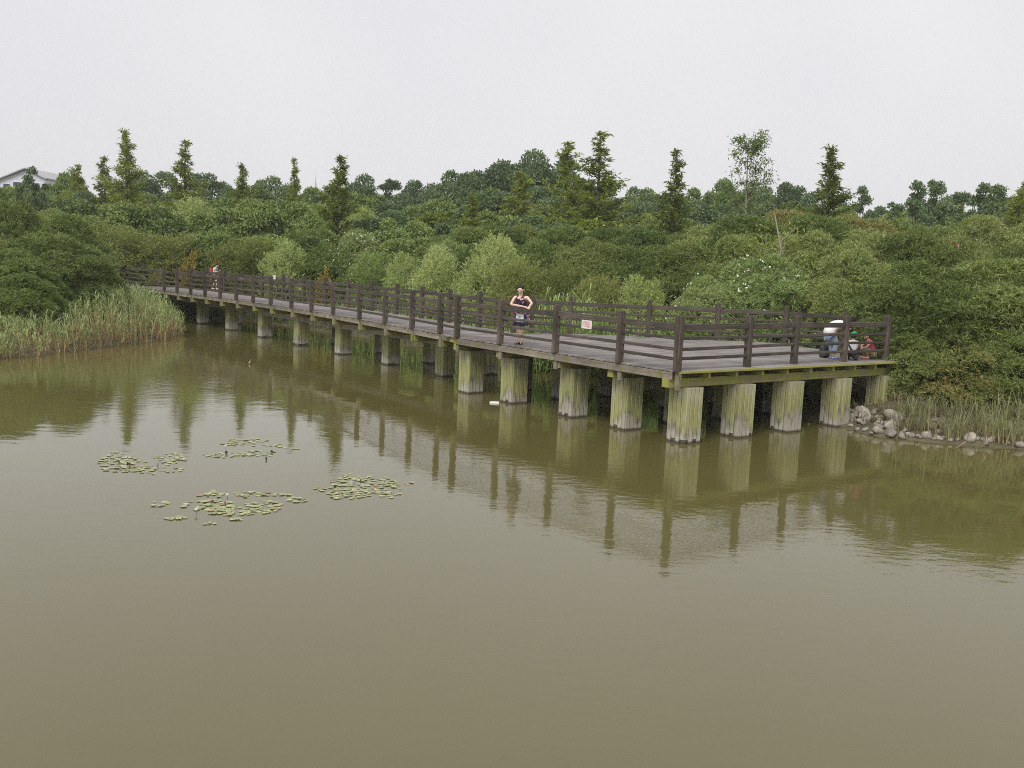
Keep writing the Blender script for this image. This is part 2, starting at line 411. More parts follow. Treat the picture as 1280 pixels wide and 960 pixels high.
def railing(parent, pts, low=False, inset=0.0, skip=()):
    n = 0
    for i, p in enumerate(pts):
        o = link('railing_post', post_low_me if low else post_me, parent); o.location = (p[0], p[1], ZD)
        q = pts[min(i + 1, len(pts) - 1)]; r0 = pts[max(i - 1, 0)]
        o.rotation_euler = (rnd.uniform(-.008, .008), rnd.uniform(-.008, .008), math.atan2(q[1] - r0[1], q[0] - r0[0]) + (PI / 2 if low else 0))
    for i, (a, b2) in enumerate(zip(pts, pts[1:])):
        if i in skip: continue
        a, b2 = Vector((a[0], a[1], 0)), Vector((b2[0], b2[1], 0)); d = (b2 - a).normalized()
        for k, hgt in enumerate(RAIL_H):
            z0 = ZD + hgt + rnd.uniform(-.012, .012); z1 = ZD + hgt + rnd.uniform(-.012, .012)
            bar('top_rail' if k == 0 else 'rail', toprail_me if k == 0 else rail_me, parent, a + d * .068 + Vector((0, 0, z0)), b2 - d * .068 + Vector((0, 0, z1)))

# --- piles
def pile_core(bm, w, z0, z1): add_box(bm, -w/2, w/2, -w/2, w/2, z0, z1)
PW, PT = .52, 1.24
core_bm = bmesh.new(); pile_core(core_bm, PW - .07, -1.4, PT); core_me = mesh_bm('pile', core_bm, M['pillar'])
NB = 4; bw = PW / NB
bm = bmesh.new(); add_box(bm, -bw/2 + .009, bw/2 - .009, -.02, .02, -1.3, PT - .004, .006); board_me = mesh_bm('board', bm, M['pillar'])
bm = bmesh.new(); add_box(bm, -bw/2 + .009, bw/2 - .009, -.02, .02, .09, PT - .004, .006); board_short_me = mesh_bm('board', bm, M['pillar'])
def pile_joined_mesh(w, nb, top, seed):
    r = random.Random(seed); bm = bmesh.new(); pile_core(bm, w - .06, -1.4, top); b1 = w / nb
    for side in range(4):
        for k in range(nb):
            c = -w/2 + b1 * (k + .5); z0 = r.choice((-1.3, -1.3, -1.3, .07, .1)); dp = r.uniform(0, .01)
            vs = add_box(bm, c - b1/2 + .006, c + b1/2 - .006, -w/2 - .0 - dp, -w/2 + .04, z0, top - .004, 0)
            bmesh.ops.rotate(bm, verts=vs, cent=(0, 0, 0), matrix=Matrix.Rotation(side * PI / 2, 3, 'Z'))
    return mesh_bm('pile', bm, M['pillar'])
def boarded_pile(parent, s, t, local):
    o = link('pile', core_me, parent); p = local(s, t); o.location = (p.x, p.y, 0); o.rotation_euler = (0, 0, ROT_ST + rnd.uniform(-.02, .02))
    for side in range(4):
        a = side * PI / 2
        for k in range(NB):
            c = -PW/2 + bw * (k + .5); d = -PW/2 + .012 - rnd.uniform(0, .012)
            q = link('board', board_short_me if rnd.random() < .16 else board_me, o)
            q.location = (c * math.cos(a) - d * math.sin(a), c * math.sin(a) + d * math.cos(a), 0); q.rotation_euler = (0, 0, a)
    return o

plat = empty('viewing_platform', st(SC_, TC_), label='wide wooden viewing platform on mossy board-clad piles at the right end of the boardwalk', cat='platform')
walk = empty('boardwalk', st(36, 16.5), label='long narrow wooden boardwalk on piles running from the platform to the left bank', cat='boardwalk')
def child_fix(root):
    """children are built in world coordinates: make them relative to the thing's base"""
    for ch in root.children: ch.location = ch.location - root.location
# platform outline in (s, t): near corner, right front corner, right back corner, back left corner
T_R = 23.75
def plat_tmax(s): return float(np.interp(s, [14.15, 19.3, 23.7], [T_R, 25.2, 19.7]))
s = SC_ + .07
while s < 23.6:
    t1 = plat_tmax(s) + rnd.uniform(-.02, .02); t0 = TC_ + rnd.uniform(-.025, .02)
    a, b2 = st(s, t0, ZD - .0175 + rnd.uniform(-.002, .002)), st(s, t1, ZD - .0175 + rnd.uniform(-.002, .002))
    mid = t0 + (t1 - t0) * rnd.uniform(.35, .65); c = st(s, mid, ZD - .0175)
    bar('plank', plank_me, plat, a, st(s, mid - .003, ZD - .0175)); bar('plank', plank_me, plat, st(s, mid + .003, ZD - .0175), b2)
    s += .147
s_end = s
# bearers on the pile rows, joists over them, edge boards
rows = [14.46, 16.31, 18.24, 20.74, 22.82]
cols = [15.84, 17.64, 19.46, 21.46, 23.45]
for i, rs in enumerate(rows):
    bar('bearer', bearer_me, plat, st(rs, TC_ + .03 - (.1 if i == 0 else 0), 1.24 + .1), st(rs, plat_tmax(rs) - .05, 1.24 + .1))
tj = TC_ + .12
k = 0
while tj < T_R:
    bar('joist', joist_me, plat, st(SC_ + .03, tj, 1.44 + .0765), st(23.2 if tj < 19.5 else 19.6, tj, 1.44 + .0765)); tj += .92; k += 1
bar('edge_board', edge_me, plat, st(SC_ - .027, TC_ - .02, ZD - .028), st(SC_ - .027, T_R, ZD - .028))
for a, b2 in ((14.3, 16.35), (16.36, 18.3), (18.31, 20.7), (20.71, 22.75)):
    bar('fascia_board', fascia_me, plat, st(a, TC_ - .02, 1.505), st(b2, TC_ - .02, 1.505))
pile_in = pile_joined_mesh(PW, 4, PT, 5)
for i, rs in enumerate(rows):
    for j, ct in enumerate(cols):
        if i == 0 or j == 0: boarded_pile(plat, rs, ct, lambda a, b: st(a, b))
        else:
            if rs > 20 and ct > 21: continue
            o = link('pile', pile_in, plat); o.location = st(rs, ct); o.rotation_euler = (0, 0, ROT_ST)
# railings of the platform
pl_left = [SC_ + .02] + [s_on_t(px, py, TC_) for px, py in ((775, 453), (695, 440), (626, 430.5), (572, 423))]
PLs = [st(s_, TC_ - .03) for s_ in pl_left]
railing(plat, PLs, low=True)
fr_t = [t_on_s(px, py, 14.55) for px, py in ((925, 457.5), (990, 454), (1052, 450.5), (1104, 448))]
PF = [PLs[0]] + [st(14.35 if i == 0 else 14.5, t_) for i, t_ in enumerate(fr_t)]
railing(plat, PF)
def on_back(px): 
    """back edge of the platform: a straight run from the boardwalk to the far corner"""
    best = None
    x, y = onplane(px, 425, ZD); a = math.atan2(x, y)
    A_, B_ = np.array([0.9, 30.75]), np.array([9.2, 30.55])
    for k in np.linspace(-.1, 1, 2000):
        q = A_ + (B_ - A_) * k; e = abs(math.atan2(q[0], q[1]) - a)
        if best is None or e < best[0]: best = (e, q)
    return Vector((best[1][0], best[1][1], 0))
PB = [on_back(px) for px in (664, 711, 809.5, 895, 981)]
PB += [Vector((9.95, 28.9, 0)), PF[-1]]
railing(plat, PB)
# walkway
wk_px = [(551, 417), (516, 411), (482, 405), (450, 398), (417, 392), (390, 388), (365, 384), (339, 380), (317, 376.5), (296, 374.5), (276, 372), (257, 370), (239, 368), (222, 365.5), (206, 363.5), (152, 357)]
wk_s = [s_on_curve(px, py) for px, py in wk_px]
wk_s.append(wk_s[-1] + 3)
s = s_end
while s < wk_s[-1] + 1:
    tn = t_near(s)
    bar('plank', plank_me, walk, st(s, tn + rnd.uniform(-.02, .02), ZD - .0175 + rnd.uniform(-.002, .002)), st(s, tn + WID, ZD - .0175 + rnd.uniform(-.002, .002)))
    s += .147
near_pts = [st(s_, t_near(s_) - .03) for s_ in wk_s]
railing(walk, [st(23.1, t_near(23.1) - .03)][:0] + near_pts, low=True)
railing_pts_far = [st(s_, t_near(s_) + WID - .08) for s_ in np.arange(23.9, wk_s[-1] + .5, 2.15)]
railing(walk, railing_pts_far)
for o in (plat, walk): pass
# short closing bay where the boardwalk meets the platform
for k, hgt in enumerate(RAIL_H):
    bar('top_rail' if k == 0 else 'rail', toprail_me if k == 0 else rail_me, walk, PLs[-1] + Vector((0, 0, ZD + hgt)) + (near_pts[0] - PLs[-1]).normalized() * .07, near_pts[0] + Vector((0, 0, ZD + hgt)) - (near_pts[0] - PLs[-1]).normalized() * .07)
    bar('top_rail' if k == 0 else 'rail', toprail_me if k == 0 else rail_me, walk, railing_pts_far[0] + Vector((0, 0, ZD + hgt)), PB[0] + Vector((0, 0, ZD + hgt)))
for a, b2 in zip([22.76] + wk_s[:-1], wk_s):
    for off, sgn in ((.035, 1), (WID - .035, -1)):
        bar('fascia_board', fascia_me, walk, st(a + .01, t_near(a) + off, 1.512), st(b2 - .01, t_near(b2) + off, 1.512))
for s_ in wk_s:
    o = bar('bearer', bearer_me, walk, st(s_ + .02, t_near(s_) + .0, 1.33), st(s_ + .02, t_near(s_) + WID, 1.33))
PWW = .47
wp_px = [(555, 471.5), (487, 456.5), (425, 443.5), (371, 432), (325, 422), (285, 413), (241, 405)]
pil_w = [pile_joined_mesh(PWW, 3, 1.25, 11 + k) for k in range(3)]
prev = {0: 22.95, 1: 22.95}
for i, (px, py) in enumerate(wp_px):
    x, y = onplane(px, py, 0); s_ = float(np.dot((x, y), U)) + PWW / 2
    for r_, t_ in ((0, 17.0 + PWW / 2), (1, 18.75 + PWW / 2)):
        o = link('pile', pil_w[(i + r_) % 3], walk); o.location = st(s_, t_); o.rotation_euler = (0, 0, ROT_ST + rnd.uniform(-.03, .03))
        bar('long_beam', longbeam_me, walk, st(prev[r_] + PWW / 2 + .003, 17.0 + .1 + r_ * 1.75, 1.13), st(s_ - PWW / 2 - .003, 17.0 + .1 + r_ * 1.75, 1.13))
        prev[r_] = s_
for r_ in (0, 1):
    for s2 in (prev[r_] + 4.6, prev[r_] + 9.0):
        o = link('pile', pil_w[r_], walk); o.location = st(s2, 17.0 + PWW / 2 + 1.75 * r_); o.rotation_euler = (0, 0, ROT_ST)
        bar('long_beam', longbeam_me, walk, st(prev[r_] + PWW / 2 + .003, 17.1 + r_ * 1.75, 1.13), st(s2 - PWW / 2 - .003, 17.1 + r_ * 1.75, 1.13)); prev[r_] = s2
child_fix(plat); child_fix(walk)

def onground(px, py):
    z = .05
    for _ in range(8): x, y = onplane(px, py, z); z = .5 * z + .5 * max(gz(x, y), .0)
    return x, y
# ------------------------------------------------------------------ foliage prototypes
rg = np.random.default_rng(3)
def unit(v): return v / (np.linalg.norm(v, axis=-1, keepdims=True) + 1e-9)
def leaves(base, axis, length, width, droop=0.0, flat=None):
    """one four-cornered blade per row; axis = growth direction"""
    n = len(base); axis = unit(axis)
    ref = rg.normal(size=(n, 3)) if flat is None else unit(np.cross(axis, flat) + rg.normal(size=(n, 3)) * .15)
    side = unit(ref - (ref * axis).sum(1, keepdims=True) * axis)
    L = np.broadcast_to(np.asarray(length, float).reshape(-1, 1), (n, 1)); Wd = np.broadcast_to(np.asarray(width, float).reshape(-1, 1), (n, 1))
    mid = base + axis * L * .45; tip = base + axis * L
    tip = tip + np.array([0, 0, -1.]) * L * droop
    return np.stack([base, mid + side * Wd / 2, tip, mid - side * Wd / 2], 1)
def sample_lobes(lobes, n, low=-.35, shell=.16):
    """random points on the outside of a union of ellipsoids: lobes = rows of (x, y, z, rx, ry, rz)"""
    lobes = np.array(lobes, float); area = (lobes[:, 3] * lobes[:, 5]); area = area / area.sum()
    k = rg.choice(len(lobes), n, p=area); d = unit(rg.normal(size=(n, 3)))
    d[:, 2] = np.where(d[:, 2] < low, -d[:, 2], d[:, 2])
    rr = 1 - np.abs(rg.normal(size=(n, 1))) * shell
    p = lobes[k, :3] + d * lobes[k, 3:] * rr
    keep = np.ones(n, bool)
    for i, l in enumerate(lobes):
        q = ((p - l[:3]) / (l[3:] * .84)); keep &= ~(((q ** 2).sum(1) < 1) & (k != i))
    nn = unit(d / lobes[k, 3:])
    return p[keep], nn[keep]
def dome_lobes(w, h, n, rmin, rmax, seed, base=0.15):
    """lobes filling a low rounded mound w across and h tall"""
    r = np.random.default_rng(seed); L = [(0, 0, h * .42, w * .36, w * .36, h * .42)]
    for _ in range(n):
        a = r.uniform(0, 2 * PI); ce = r.uniform(base, 1) ** 1.0
        el = math.asin(min(1, ce * .98)); rr = r.uniform(rmin, rmax)
        x = math.cos(el) * (w / 2 - rr * .9); z = max(rr * .6, math.sin(el) * (h - rr * .95))
        L.append((x * math.cos(a), x * math.sin(a), z, rr, rr, rr * r.uniform(.7, .95)))
    return L
def whorls(p, nn, k, length, width, open_=.75, up=.35):
    """leaf whorls: k leaves spreading round each shoot tip"""
    n = len(p); ax = unit(nn * .7 + np.array([0, 0, up]) + rg.normal(size=(n, 3)) * .35)
    t1 = unit(np.cross(ax, rg.normal(size=(n, 3)))); t2 = np.cross(ax, t1)
    ph = (np.arange(k) / k * 2 * PI)[None, :] + rg.uniform(0, 6.28, (n, 1))
    rad = np.cos(ph)[..., None] * t1[:, None] + np.sin(ph)[..., None] * t2[:, None]
    tilt = rg.uniform(open_ - .3, open_ + .3, (n, k, 1))
    d = unit(ax[:, None] * (1 - tilt * .55) + rad * tilt)
    off = -ax[:, None] * rg.uniform(0, .12, (n, k, 1))
    b = (p[:, None] + off).reshape(-1, 3)
    return leaves(b, d.reshape(-1, 3), rg.uniform(.7, 1.2, n * k) * length, width, .08)

def trunk_mesh(name, h, r, mat, limbs, seed, lean=.05, stems=1):
    q = random.Random(seed); bm = bmesh.new()
    for sidx in range(stems):
        ox, oy = (q.uniform(-.3, .3), q.uniform(-.3, .3)) if stems > 1 else (0, 0)
        lx, ly = q.uniform(-lean, lean) * (3 if stems > 1 else 1), q.uniform(-lean, lean) * (3 if stems > 1 else 1)
        pts = [(ox + lx * h * f + q.uniform(-.03, .03) * h * .2, oy + ly * h * f, -.3 + (h + .3) * f) for f in (0, .2, .4, .6, .8, 1)]
        add_tube(bm, pts, [r * (1.25 if f == 0 else 1 - f * .8) / (stems ** .5) for f in (0, .2, .4, .6, .8, 1)], 7)
        for i in range(limbs):
            f = q.uniform(.3, .9); a = q.uniform(0, 6.28); ln = h * q.uniform(.15, .35) * (1.15 - f * .6)
            b0 = Vector((ox + lx * h * f, oy + ly * h * f, h * f)); e = b0 + Vector((math.cos(a) * ln, math.sin(a) * ln, ln * q.uniform(.35, .9)))
            m_ = (b0 + e) / 2 + Vector((0, 0, ln * .08)); rr = r * (1 - f * .75) * .5
            add_tube(bm, [b0, m_, e], [rr, rr * .65, rr * .25], 5)
    return mesh_bm(name, bm, mat)

def blossoms(p, nn, mat, size=.035):
    n = len(p); V = []
    for k in range(4):
        a = rg.uniform(0, 6.28, n); t1 = unit(np.cross(nn, rg.normal(size=(n, 3)))); t2 = np.cross(nn, t1)
        d = unit(np.cos(a)[:, None] * t1 + np.sin(a)[:, None] * t2 + nn * .5)
        V.append(leaves(p + nn * .13 + rg.normal(size=(n, 3)) * .015, d, size * 1.5, size * 1.4))
    return quads_mesh('blossom', np.concatenate(V), mat)
M['white_petal'] = plain('white_petals', (.8, .8, .74), .6)
M['pink_petal'] = plain('pink_petals', (.66, .3, .3), .6)

PROTO = {}     # kind -> list of (width, height, [(part name, mesh)])
def proto(kind, w, h, parts): PROTO.setdefault(kind, []).append((w, h, parts))

# oleander mounds
for i in range(4):
    w, h = 5.4, 4.4
    L = dome_lobes(w, h, 30, .5, 1.05, 20 + i)
    p, nn = sample_lobes(L, 7600, shell=.13)
    V = whorls(p, nn, 8, .185, .03)
    p2, n2 = sample_lobes(L, 7000, shell=.22)
    V2 = leaves(p2 - n2 * .14, unit(rg.normal(size=p2.shape) + n2 * .5), .22, .075)
    V = np.concatenate([V, V2])
    ol = trunk_mesh('stems', h * .55, .09, M['bark'], 4, 40 + i, .1, 6)
    fl_p, fl_n = sample_lobes(L, 260, low=.05, shell=.03)
    for kind, mt, fm in (('oleander', 'oleander', None), ('oleander_brown', 'oleander_brown', None), ('oleander_flower', 'oleander_fresh', 'white_petal'), ('oleander_pink', 'oleander_brown', 'pink_petal')):
        cm = quads_mesh('crown', V, M[mt])
        parts = [('stems', ol), ('crown', cm)]
        if fm:
            nfl = 80 if fm == 'white_petal' else 26
            k = rg.choice(len(fl_p), min(len(fl_p), nfl), replace=False)
            parts.append(('blossom', blossoms(fl_p[k], fl_n[k], M[fm], (.042 if fm == 'white_petal' else .04))))
        proto(kind, w, h, parts)

# feathery willow / olive bushes: upswept shoots set with narrow leaves
def feathery(kind, mt, w, h, n_sh, seed, shoot=.75, ll=.16, lw=.03, upw=.75, lobes_n=16, per=16):
    L = dome_lobes(w, h, lobes_n, w * .11, w * .2, seed, .05)
    p, nn = sample_lobes(L, n_sh, low=-.5, shell=.3)
    n = len(p); d = unit(nn * .75 + np.array([0, 0, upw]) + rg.normal(size=(n, 3)) * .3)
    f = (np.arange(per) + .5) / per
    ln = rg.uniform(.6, 1.2, (n, 1, 1)) * shoot
    pos = p[:, None] + d[:, None] * (f[None, :, None] - .55) * ln
    pos[..., 2] -= (f[None, :] ** 2) * ln[..., 0] * .22
    ld = unit(d[:, None] * .8 + rg.normal(size=(n, per, 3)) * .55 + np.array([0, 0, -.12]))
    V = leaves(pos.reshape(-1, 3), ld.reshape(-1, 3), rg.uniform(.7, 1.2, n * per) * ll, lw, .12)
    proto(kind, w, h, [('stems', trunk_mesh('stems', h * .75, .07, M['bark'], 5, seed, .07, 4)), ('crown', quads_mesh('crown', V, M[mt]))])
for i in range(3): feathery('willow', 'willow', 3.6, 4.2, 1500, 60 + i)
feathery('orange', 'orange', 1.6, 2.4, 260, 80, .5, .16, .05, .6)
for i in range(2): feathery('olive', 'olive', 3.4, 3.6, 1300, 70 + i, .7, .14, .026, .6)

# dawn-redwood like spires
def spire(seed, w, h, top_thin=.5, dens=1.0, nlev=30):
    r = np.random.default_rng(seed); base = []; axis = []; 
    trunk_bend = r.uniform(-.03, .03, 2)
    bm = bmesh.new(); tp = [(trunk_bend[0] * h * f * f, trunk_bend[1] * h * f * f, -.3 + (h + .2) * f) for f in np.linspace(0, 1, 7)]
    add_tube(bm, tp, [.17 * (1 - .93 * f) + .012 for f in np.linspace(0, 1, 7)], 7)
    for lv in range(nlev):
        f = .08 + .9 * lv / (nlev - 1); prof = (1 - f) ** .8 * (1.0 if f < .55 else top_thin + (1 - top_thin) * (1 - f) / .45)
        R0 = w / 2 * (prof * 1.12 + .07)
        for _ in range(r.integers(4, 7)):
            a = r.uniform(0, 6.28); ln = R0 * r.lognormal(-.12, .33); el = r.uniform(.1, .55) + f * .5
            b0 = np.array([trunk_bend[0] * h * f * f, trunk_bend[1] * h * f * f, h * f]); d = np.array([math.cos(a) * math.cos(el), math.sin(a) * math.cos(el), math.sin(el)])
            e = b0 + d * ln; add_tube(bm, [b0, (b0 + e) / 2 + [0, 0, .02 * ln], e], [.03 * (1.2 - f), .018 * (1.2 - f), .006], 3, cap=False)
            k = max(6, int(ln * 62 * dens)); ff = r.uniform(.15, 1.05, k) ** .8
            pos = b0 + d * ln * ff[:, None] + r.normal(size=(k, 3)) * np.array([.1, .1, .07]) * (.6 + ln * .35)
            base.append(pos); axis.append(unit(d * .6 + r.normal(size=(k, 3)) * .6 + [0, 0, -.1]))
    base = np.concatenate(base); axis = np.concatenate(axis)
    V = leaves(base, axis, rg.uniform(.18, .38, len(base)), .085, .15)
    bm.normal_update()
    proto('redwood', w, h, [('trunk', mesh_bm('trunk', bm, M['bark'])), ('crown', quads_mesh('crown', V, M['redwood']))])
spire(1, 4.6, 12, .42); spire(2, 4.0, 12, .3, 1.1); spire(5, 3.4, 11, .5, 1.2); spire(8, 4.8, 12, .65)

# broadleaf trees: clumps carried on limbs through the crown
def broadleaf(kind, mt, w, h, seed, nl=34, bole=.16, leaf=.26, nleaf=15000, rlo=.1, rhi=.17, flat=.75, gap=.3):
    r = np.random.default_rng(seed); L = []
    for _ in range(nl):
        d = unit(r.normal(size=3)); q = r.uniform(.35, 1) ** .5
        rr = w * r.uniform(rlo, rhi)
        cz = h * (bole + (1 - bole) / 2); hz = h * (1 - bole) / 2
        L.append((d[0] * q * (w / 2 - rr), d[1] * q * (w / 2 - rr), cz + d[2] * q * (hz - rr * flat), rr, rr, rr * flat))
    p, nn = sample_lobes(L, int(nleaf * 1.5), low=-.6, shell=gap)
    p = p[:nleaf]; nn = nn[:nleaf]
    V = leaves(p, unit(nn * .5 + rg.normal(size=p.shape) * .8), rg.uniform(.7, 1.25, len(p)) * leaf, leaf * .55, .1)
    bm = bmesh.new(); add_tube(bm, [(0, 0, -.4), (.05, 0, h * .2), (0, .08, h * .45), (0, 0, h * .8)], [.03 * w + .06, .026 * w + .04, .018 * w, .02], 8)
    for l in L[::2]:
        b0 = Vector((0, 0, max(h * .12, l[2] * r.uniform(.4, .65)))); e = Vector(l[:3]); m_ = (b0 + e) / 2 + Vector((0, 0, -.03 * h))
        add_tube(bm, [b0, m_, e], [.012 * w, .008 * w, .012], 5, cap=False)
    proto(kind, w, h, [('trunk', mesh_bm('trunk', bm, M['bark'])), ('crown', quads_mesh('crown', V, M[mt]))])
for i in range(4): broadleaf('dark_tree', 'dark_tree', 8, 9, 100 + i)
for i in range(3): broadleaf('mid_tree', 'mid_tree', 6.5, 6.5, 110 + i, leaf=.22)
for i in range(2): broadleaf('airy_tree', 'dark_tree', 6, 8.5, 120 + i, nl=46, bole=.12, nleaf=12000, rlo=.05, rhi=.12, flat=.65, gap=.6, leaf=.22)
broadleaf('yellow_tree', 'yellow_tree', 4, 5, 130, nl=20, leaf=.2, nleaf=8000)
broadleaf('yellow_tree', 'yellow_tree', 4, 5, 131, nl=20, leaf=.2, nleaf=8000)

NAME = dict(oleander='oleander_shrub', oleander_brown='oleander_shrub', oleander_flower='oleander_shrub', oleander_pink='oleander_shrub', willow='willow_bush', orange='flowering_bush', olive='feathery_bush',
            redwood='redwood_tree', dark_tree='broadleaf_tree', mid_tree='broadleaf_tree', airy_tree='broadleaf_tree', yellow_tree='broadleaf_tree')
CAT = {k: ('shrub' if v.endswith('shrub') else 'bush' if v.endswith('bush') else 'tree') for k, v in NAME.items()}
_cnt = {}
def plant(kind, px, py, D, width, label, group=None, var=None, spin=None, top=None):
    """a plant whose top stands where the photo shows it, D metres out"""
    x, z = at(px, py, D)
    g = gz(x, D) - .05
    H = max(.6, (z if top is None else top) - g)
    i = _cnt.get(kind, 0) if var is None else var; _cnt[kind] = _cnt.get(kind, 0) + 1
    w, h, parts = PROTO[kind][i % len(PROTO[kind])]
    o = empty(NAME[kind], (x, D, g), rnd.uniform(0, 6.28) if spin is None else spin, label=label, cat=CAT[kind], group=group)
    o.scale = (width / w, width / w, H / h)
    for pn, me_ in parts:
        c = link(pn, me_, o)
        if pn == 'blossom': c['kind'] = 'stuff'
    return o

# ---- spires on the skyline, each placed on its own
for px, py, D, wd, var, lab in (
    (159, 165, 84, 5.4, 0, 'tallest leaning redwood spire at the left, beside a smaller spire'),
    (132, 196, 88, 3.6, 2, 'small thin redwood just left of the tall leaning spire'),
    (231, 176, 76, 4.6, 1, 'narrow redwood spire with a knobbly top, second tall one from the left'),
    (304, 206, 77, 3.2, 2, 'short slim redwood tip between the knobbly spire and the curved one'),
    (369, 198, 72, 2.6, 1, 'very thin redwood spire with a bent plume at its tip'),
    (422, 195, 64, 3.6, 2, 'column shaped redwood standing alone above the boardwalk middle'),
    (646, 215, 74, 6.0, 3, 'blunt rounded redwood in front of the big dark tree clump'),
    (717, 178, 70, 5.4, 3, 'full redwood spire, left one of the tall middle pair'),
    (753, 166, 67, 6.2, 1, 'highest redwood spire in the middle with a ragged leader, right one of the pair'),
    (849, 187, 64, 4.0, 1, 'ragged slim redwood spire standing alone right of the middle pair'),
    (1042, 186, 62, 5.4, 0, 'broad pointed redwood rising behind the right oleander mound'),
    (588, 244, 62, 3.2, 2, 'small yellowish redwood below the big dark tree clump'),
    (98, 206, 92, 5.0, 3, 'low bushy redwood left of the paired left spires'),
    (1272, 236, 52, 4.2, 0, 'yellowish redwood at the far right edge'),
    (1205, 258, 70, 3.4, 0, 'low redwood among the airy trees on the right')):
    plant('redwood', px, py, D, wd, lab, var=var)

LAND = ((20, 'the pale hall roof'), (98, 'the low bushy redwood'), (132, 'the small thin redwood'), (159, 'the tallest left spire'), (231, 'the knobbly spire'), (304, 'the short slim spire'), (369, 'the bent plume spire'), (395, 'the radio mast'),
        (422, 'the lone column redwood'), (572, 'the big dark clump'), (646, 'the blunt redwood'), (717, 'the full middle redwood'), (753, 'the highest middle redwood'), (849, 'the lone ragged spire'), (940, 'the thin bare trunk'),
        (1042, 'the broad pointed redwood'), (1150, 'the flat tufted tree'), (1183, 'the bent tuft tree'), (1232, 'the blue green airy tree'), (1272, 'the right edge redwood'))
_used = set()
def where(base, px):
    for x_, nm in sorted(LAND, key=lambda l: abs(l[0] - px)):
        d = px - x_; rel = ('straight below' if abs(d) < 9 else ('just ' if abs(d) < 26 else '' if abs(d) < 60 else 'well ') + ('left of' if d < 0 else 'right of'))
        lab = base + ' ' + rel + ' ' + nm
        if lab not in _used: _used.add(lab); return lab
# ---- skyline broadleaf trees
FARG = 'distant trees along the skyline'
for px, py, D, wd, k in ((8, 226, 92, 8, 'mid_tree'), (44, 224, 96, 6, 'dark_tree'), (70, 217, 98, 7, 'mid_tree'), (84, 212, 100, 6, 'mid_tree'), (190, 209, 112, 9, 'dark_tree'), (268, 209, 108, 8, 'dark_tree'), (345, 214, 106, 7.5, 'dark_tree'),
                         (392, 226, 104, 8, 'mid_tree'), (455, 213, 112, 8, 'dark_tree'), (497, 219, 110, 7, 'airy_tree'), (531, 221, 108, 7, 'dark_tree'),
                         (800, 224, 100, 8, 'dark_tree'), (770, 240, 96, 8, 'dark_tree'), (828, 236, 98, 7, 'dark_tree'), (884, 221, 96, 7, 'mid_tree'), (912, 219, 100, 7, 'dark_tree'), (962, 224, 98, 8, 'dark_tree'),
                         (992, 219, 92, 7, 'dark_tree'), (1012, 236, 90, 6, 'dark_tree'), (1078, 232, 88, 5.5, 'airy_tree'), (1122, 248, 84, 6, 'airy_tree'), (1098, 258, 84, 6, 'dark_tree'),
                         (240, 232, 104, 9, 'dark_tree'), (310, 228, 102, 9, 'mid_tree'), (425, 232, 100, 9, 'dark_tree'), (470, 236, 98, 9, 'mid_tree'), (515, 238, 98, 9, 'dark_tree'), (850, 246, 92, 8, 'dark_tree'), (935, 244, 90, 8, 'dark_tree'), (150, 236, 100, 9, 'dark_tree'), (1152, 240, 82, 5.5, 'mid_tree'), (1182, 236, 84, 5.5, 'dark_tree'), (1168, 252, 80, 5, 'mid_tree'), (1236, 243, 76, 5, 'dark_tree'), (1264, 234, 78, 6, 'mid_tree'), (1250, 254, 74, 5, 'mid_tree')):
    plant(k, px, py, D, wd, where('small dark distant skyline tree' if k == 'dark_tree' else 'distant green skyline tree' if k == 'mid_tree' else 'distant airy skyline tree', px), FARG)
for px, py, D, wd, lab in ((572, 203, 98, 9.5, 'blue green tree at the left shoulder of the tallest dark clump'), (612, 196, 100, 9, 'dark tree second from the left in the tallest clump'),
                           (655, 181, 101, 10, 'highest rounded dark tree crowning the clump left of the middle redwoods'), (692, 192, 97, 9, 'dark tree filling the gap left of the middle redwood pair'),
                           (735, 214, 96, 9, 'dark tree hidden behind the middle redwood pair')):
    plant('dark_tree', px, py, D, wd, lab)
for px, py, D, wd, k, lab in ((1150, 226, 70, 5, 'airy_tree', 'airy tree with flat tufts, left of the pale leaning one at right'), (1183, 218, 72, 5.5, 'airy_tree', 'tallest airy tree with a bent tuft at the right skyline'),
                              (1232, 229, 62, 5.2, 'airy_tree', 'blue green airy tree with upright leaf clumps near the right edge'), (1266, 220, 66, 6, 'airy_tree', 'spreading airy tree cut by the right edge'),
                              (38, 208, 74, 3.6, 'airy_tree', 'thin leafy tree in front of the pale roof at left')):
    plant(k, px, py, D, wd, lab)

# ---- middle woodland, row by row (each tree its own thing)
def row(n, x0, x1, D, prof, kinds, wd, label, group, jit=8):
    for i in range(n):
        px = x0 + (x1 - x0) * (i + .5) / n + rnd.uniform(-jit, jit)
        py = float(np.interp(px, *zip(*prof))) + rnd.uniform(-6, 7)
        plant(rnd.choice(kinds), px, py, D + rnd.uniform(-3, 3), wd * rnd.uniform(.85, 1.2), where(label, px), group)
row(15, -60, 560, 88, [(-60, 230), (60, 234), (300, 242), (560, 246)], ['mid_tree', 'mid_tree', 'dark_tree'], 7.5, 'green back row tree', 'left wood, back row')
row(9, 540, 830, 84, [(540, 232), (600, 225), (700, 232), (830, 252)], ['dark_tree', 'mid_tree', 'dark_tree'], 7.5, 'dark green back row tree', 'middle wood, back row')
row(10, 820, 1340, 78, [(820, 250), (1000, 246), (1130, 262), (1340, 262)], ['dark_tree', 'mid_tree'], 6.5, 'round tree behind the right mound', 'right wood, back row')
row(9, 90, 470, 68, [(90, 250), (200, 246), (330, 244), (470, 256)], ['willow', 'willow', 'mid_tree'], 6.5, 'pale feathery willow crown', 'pale willows in the left wood')
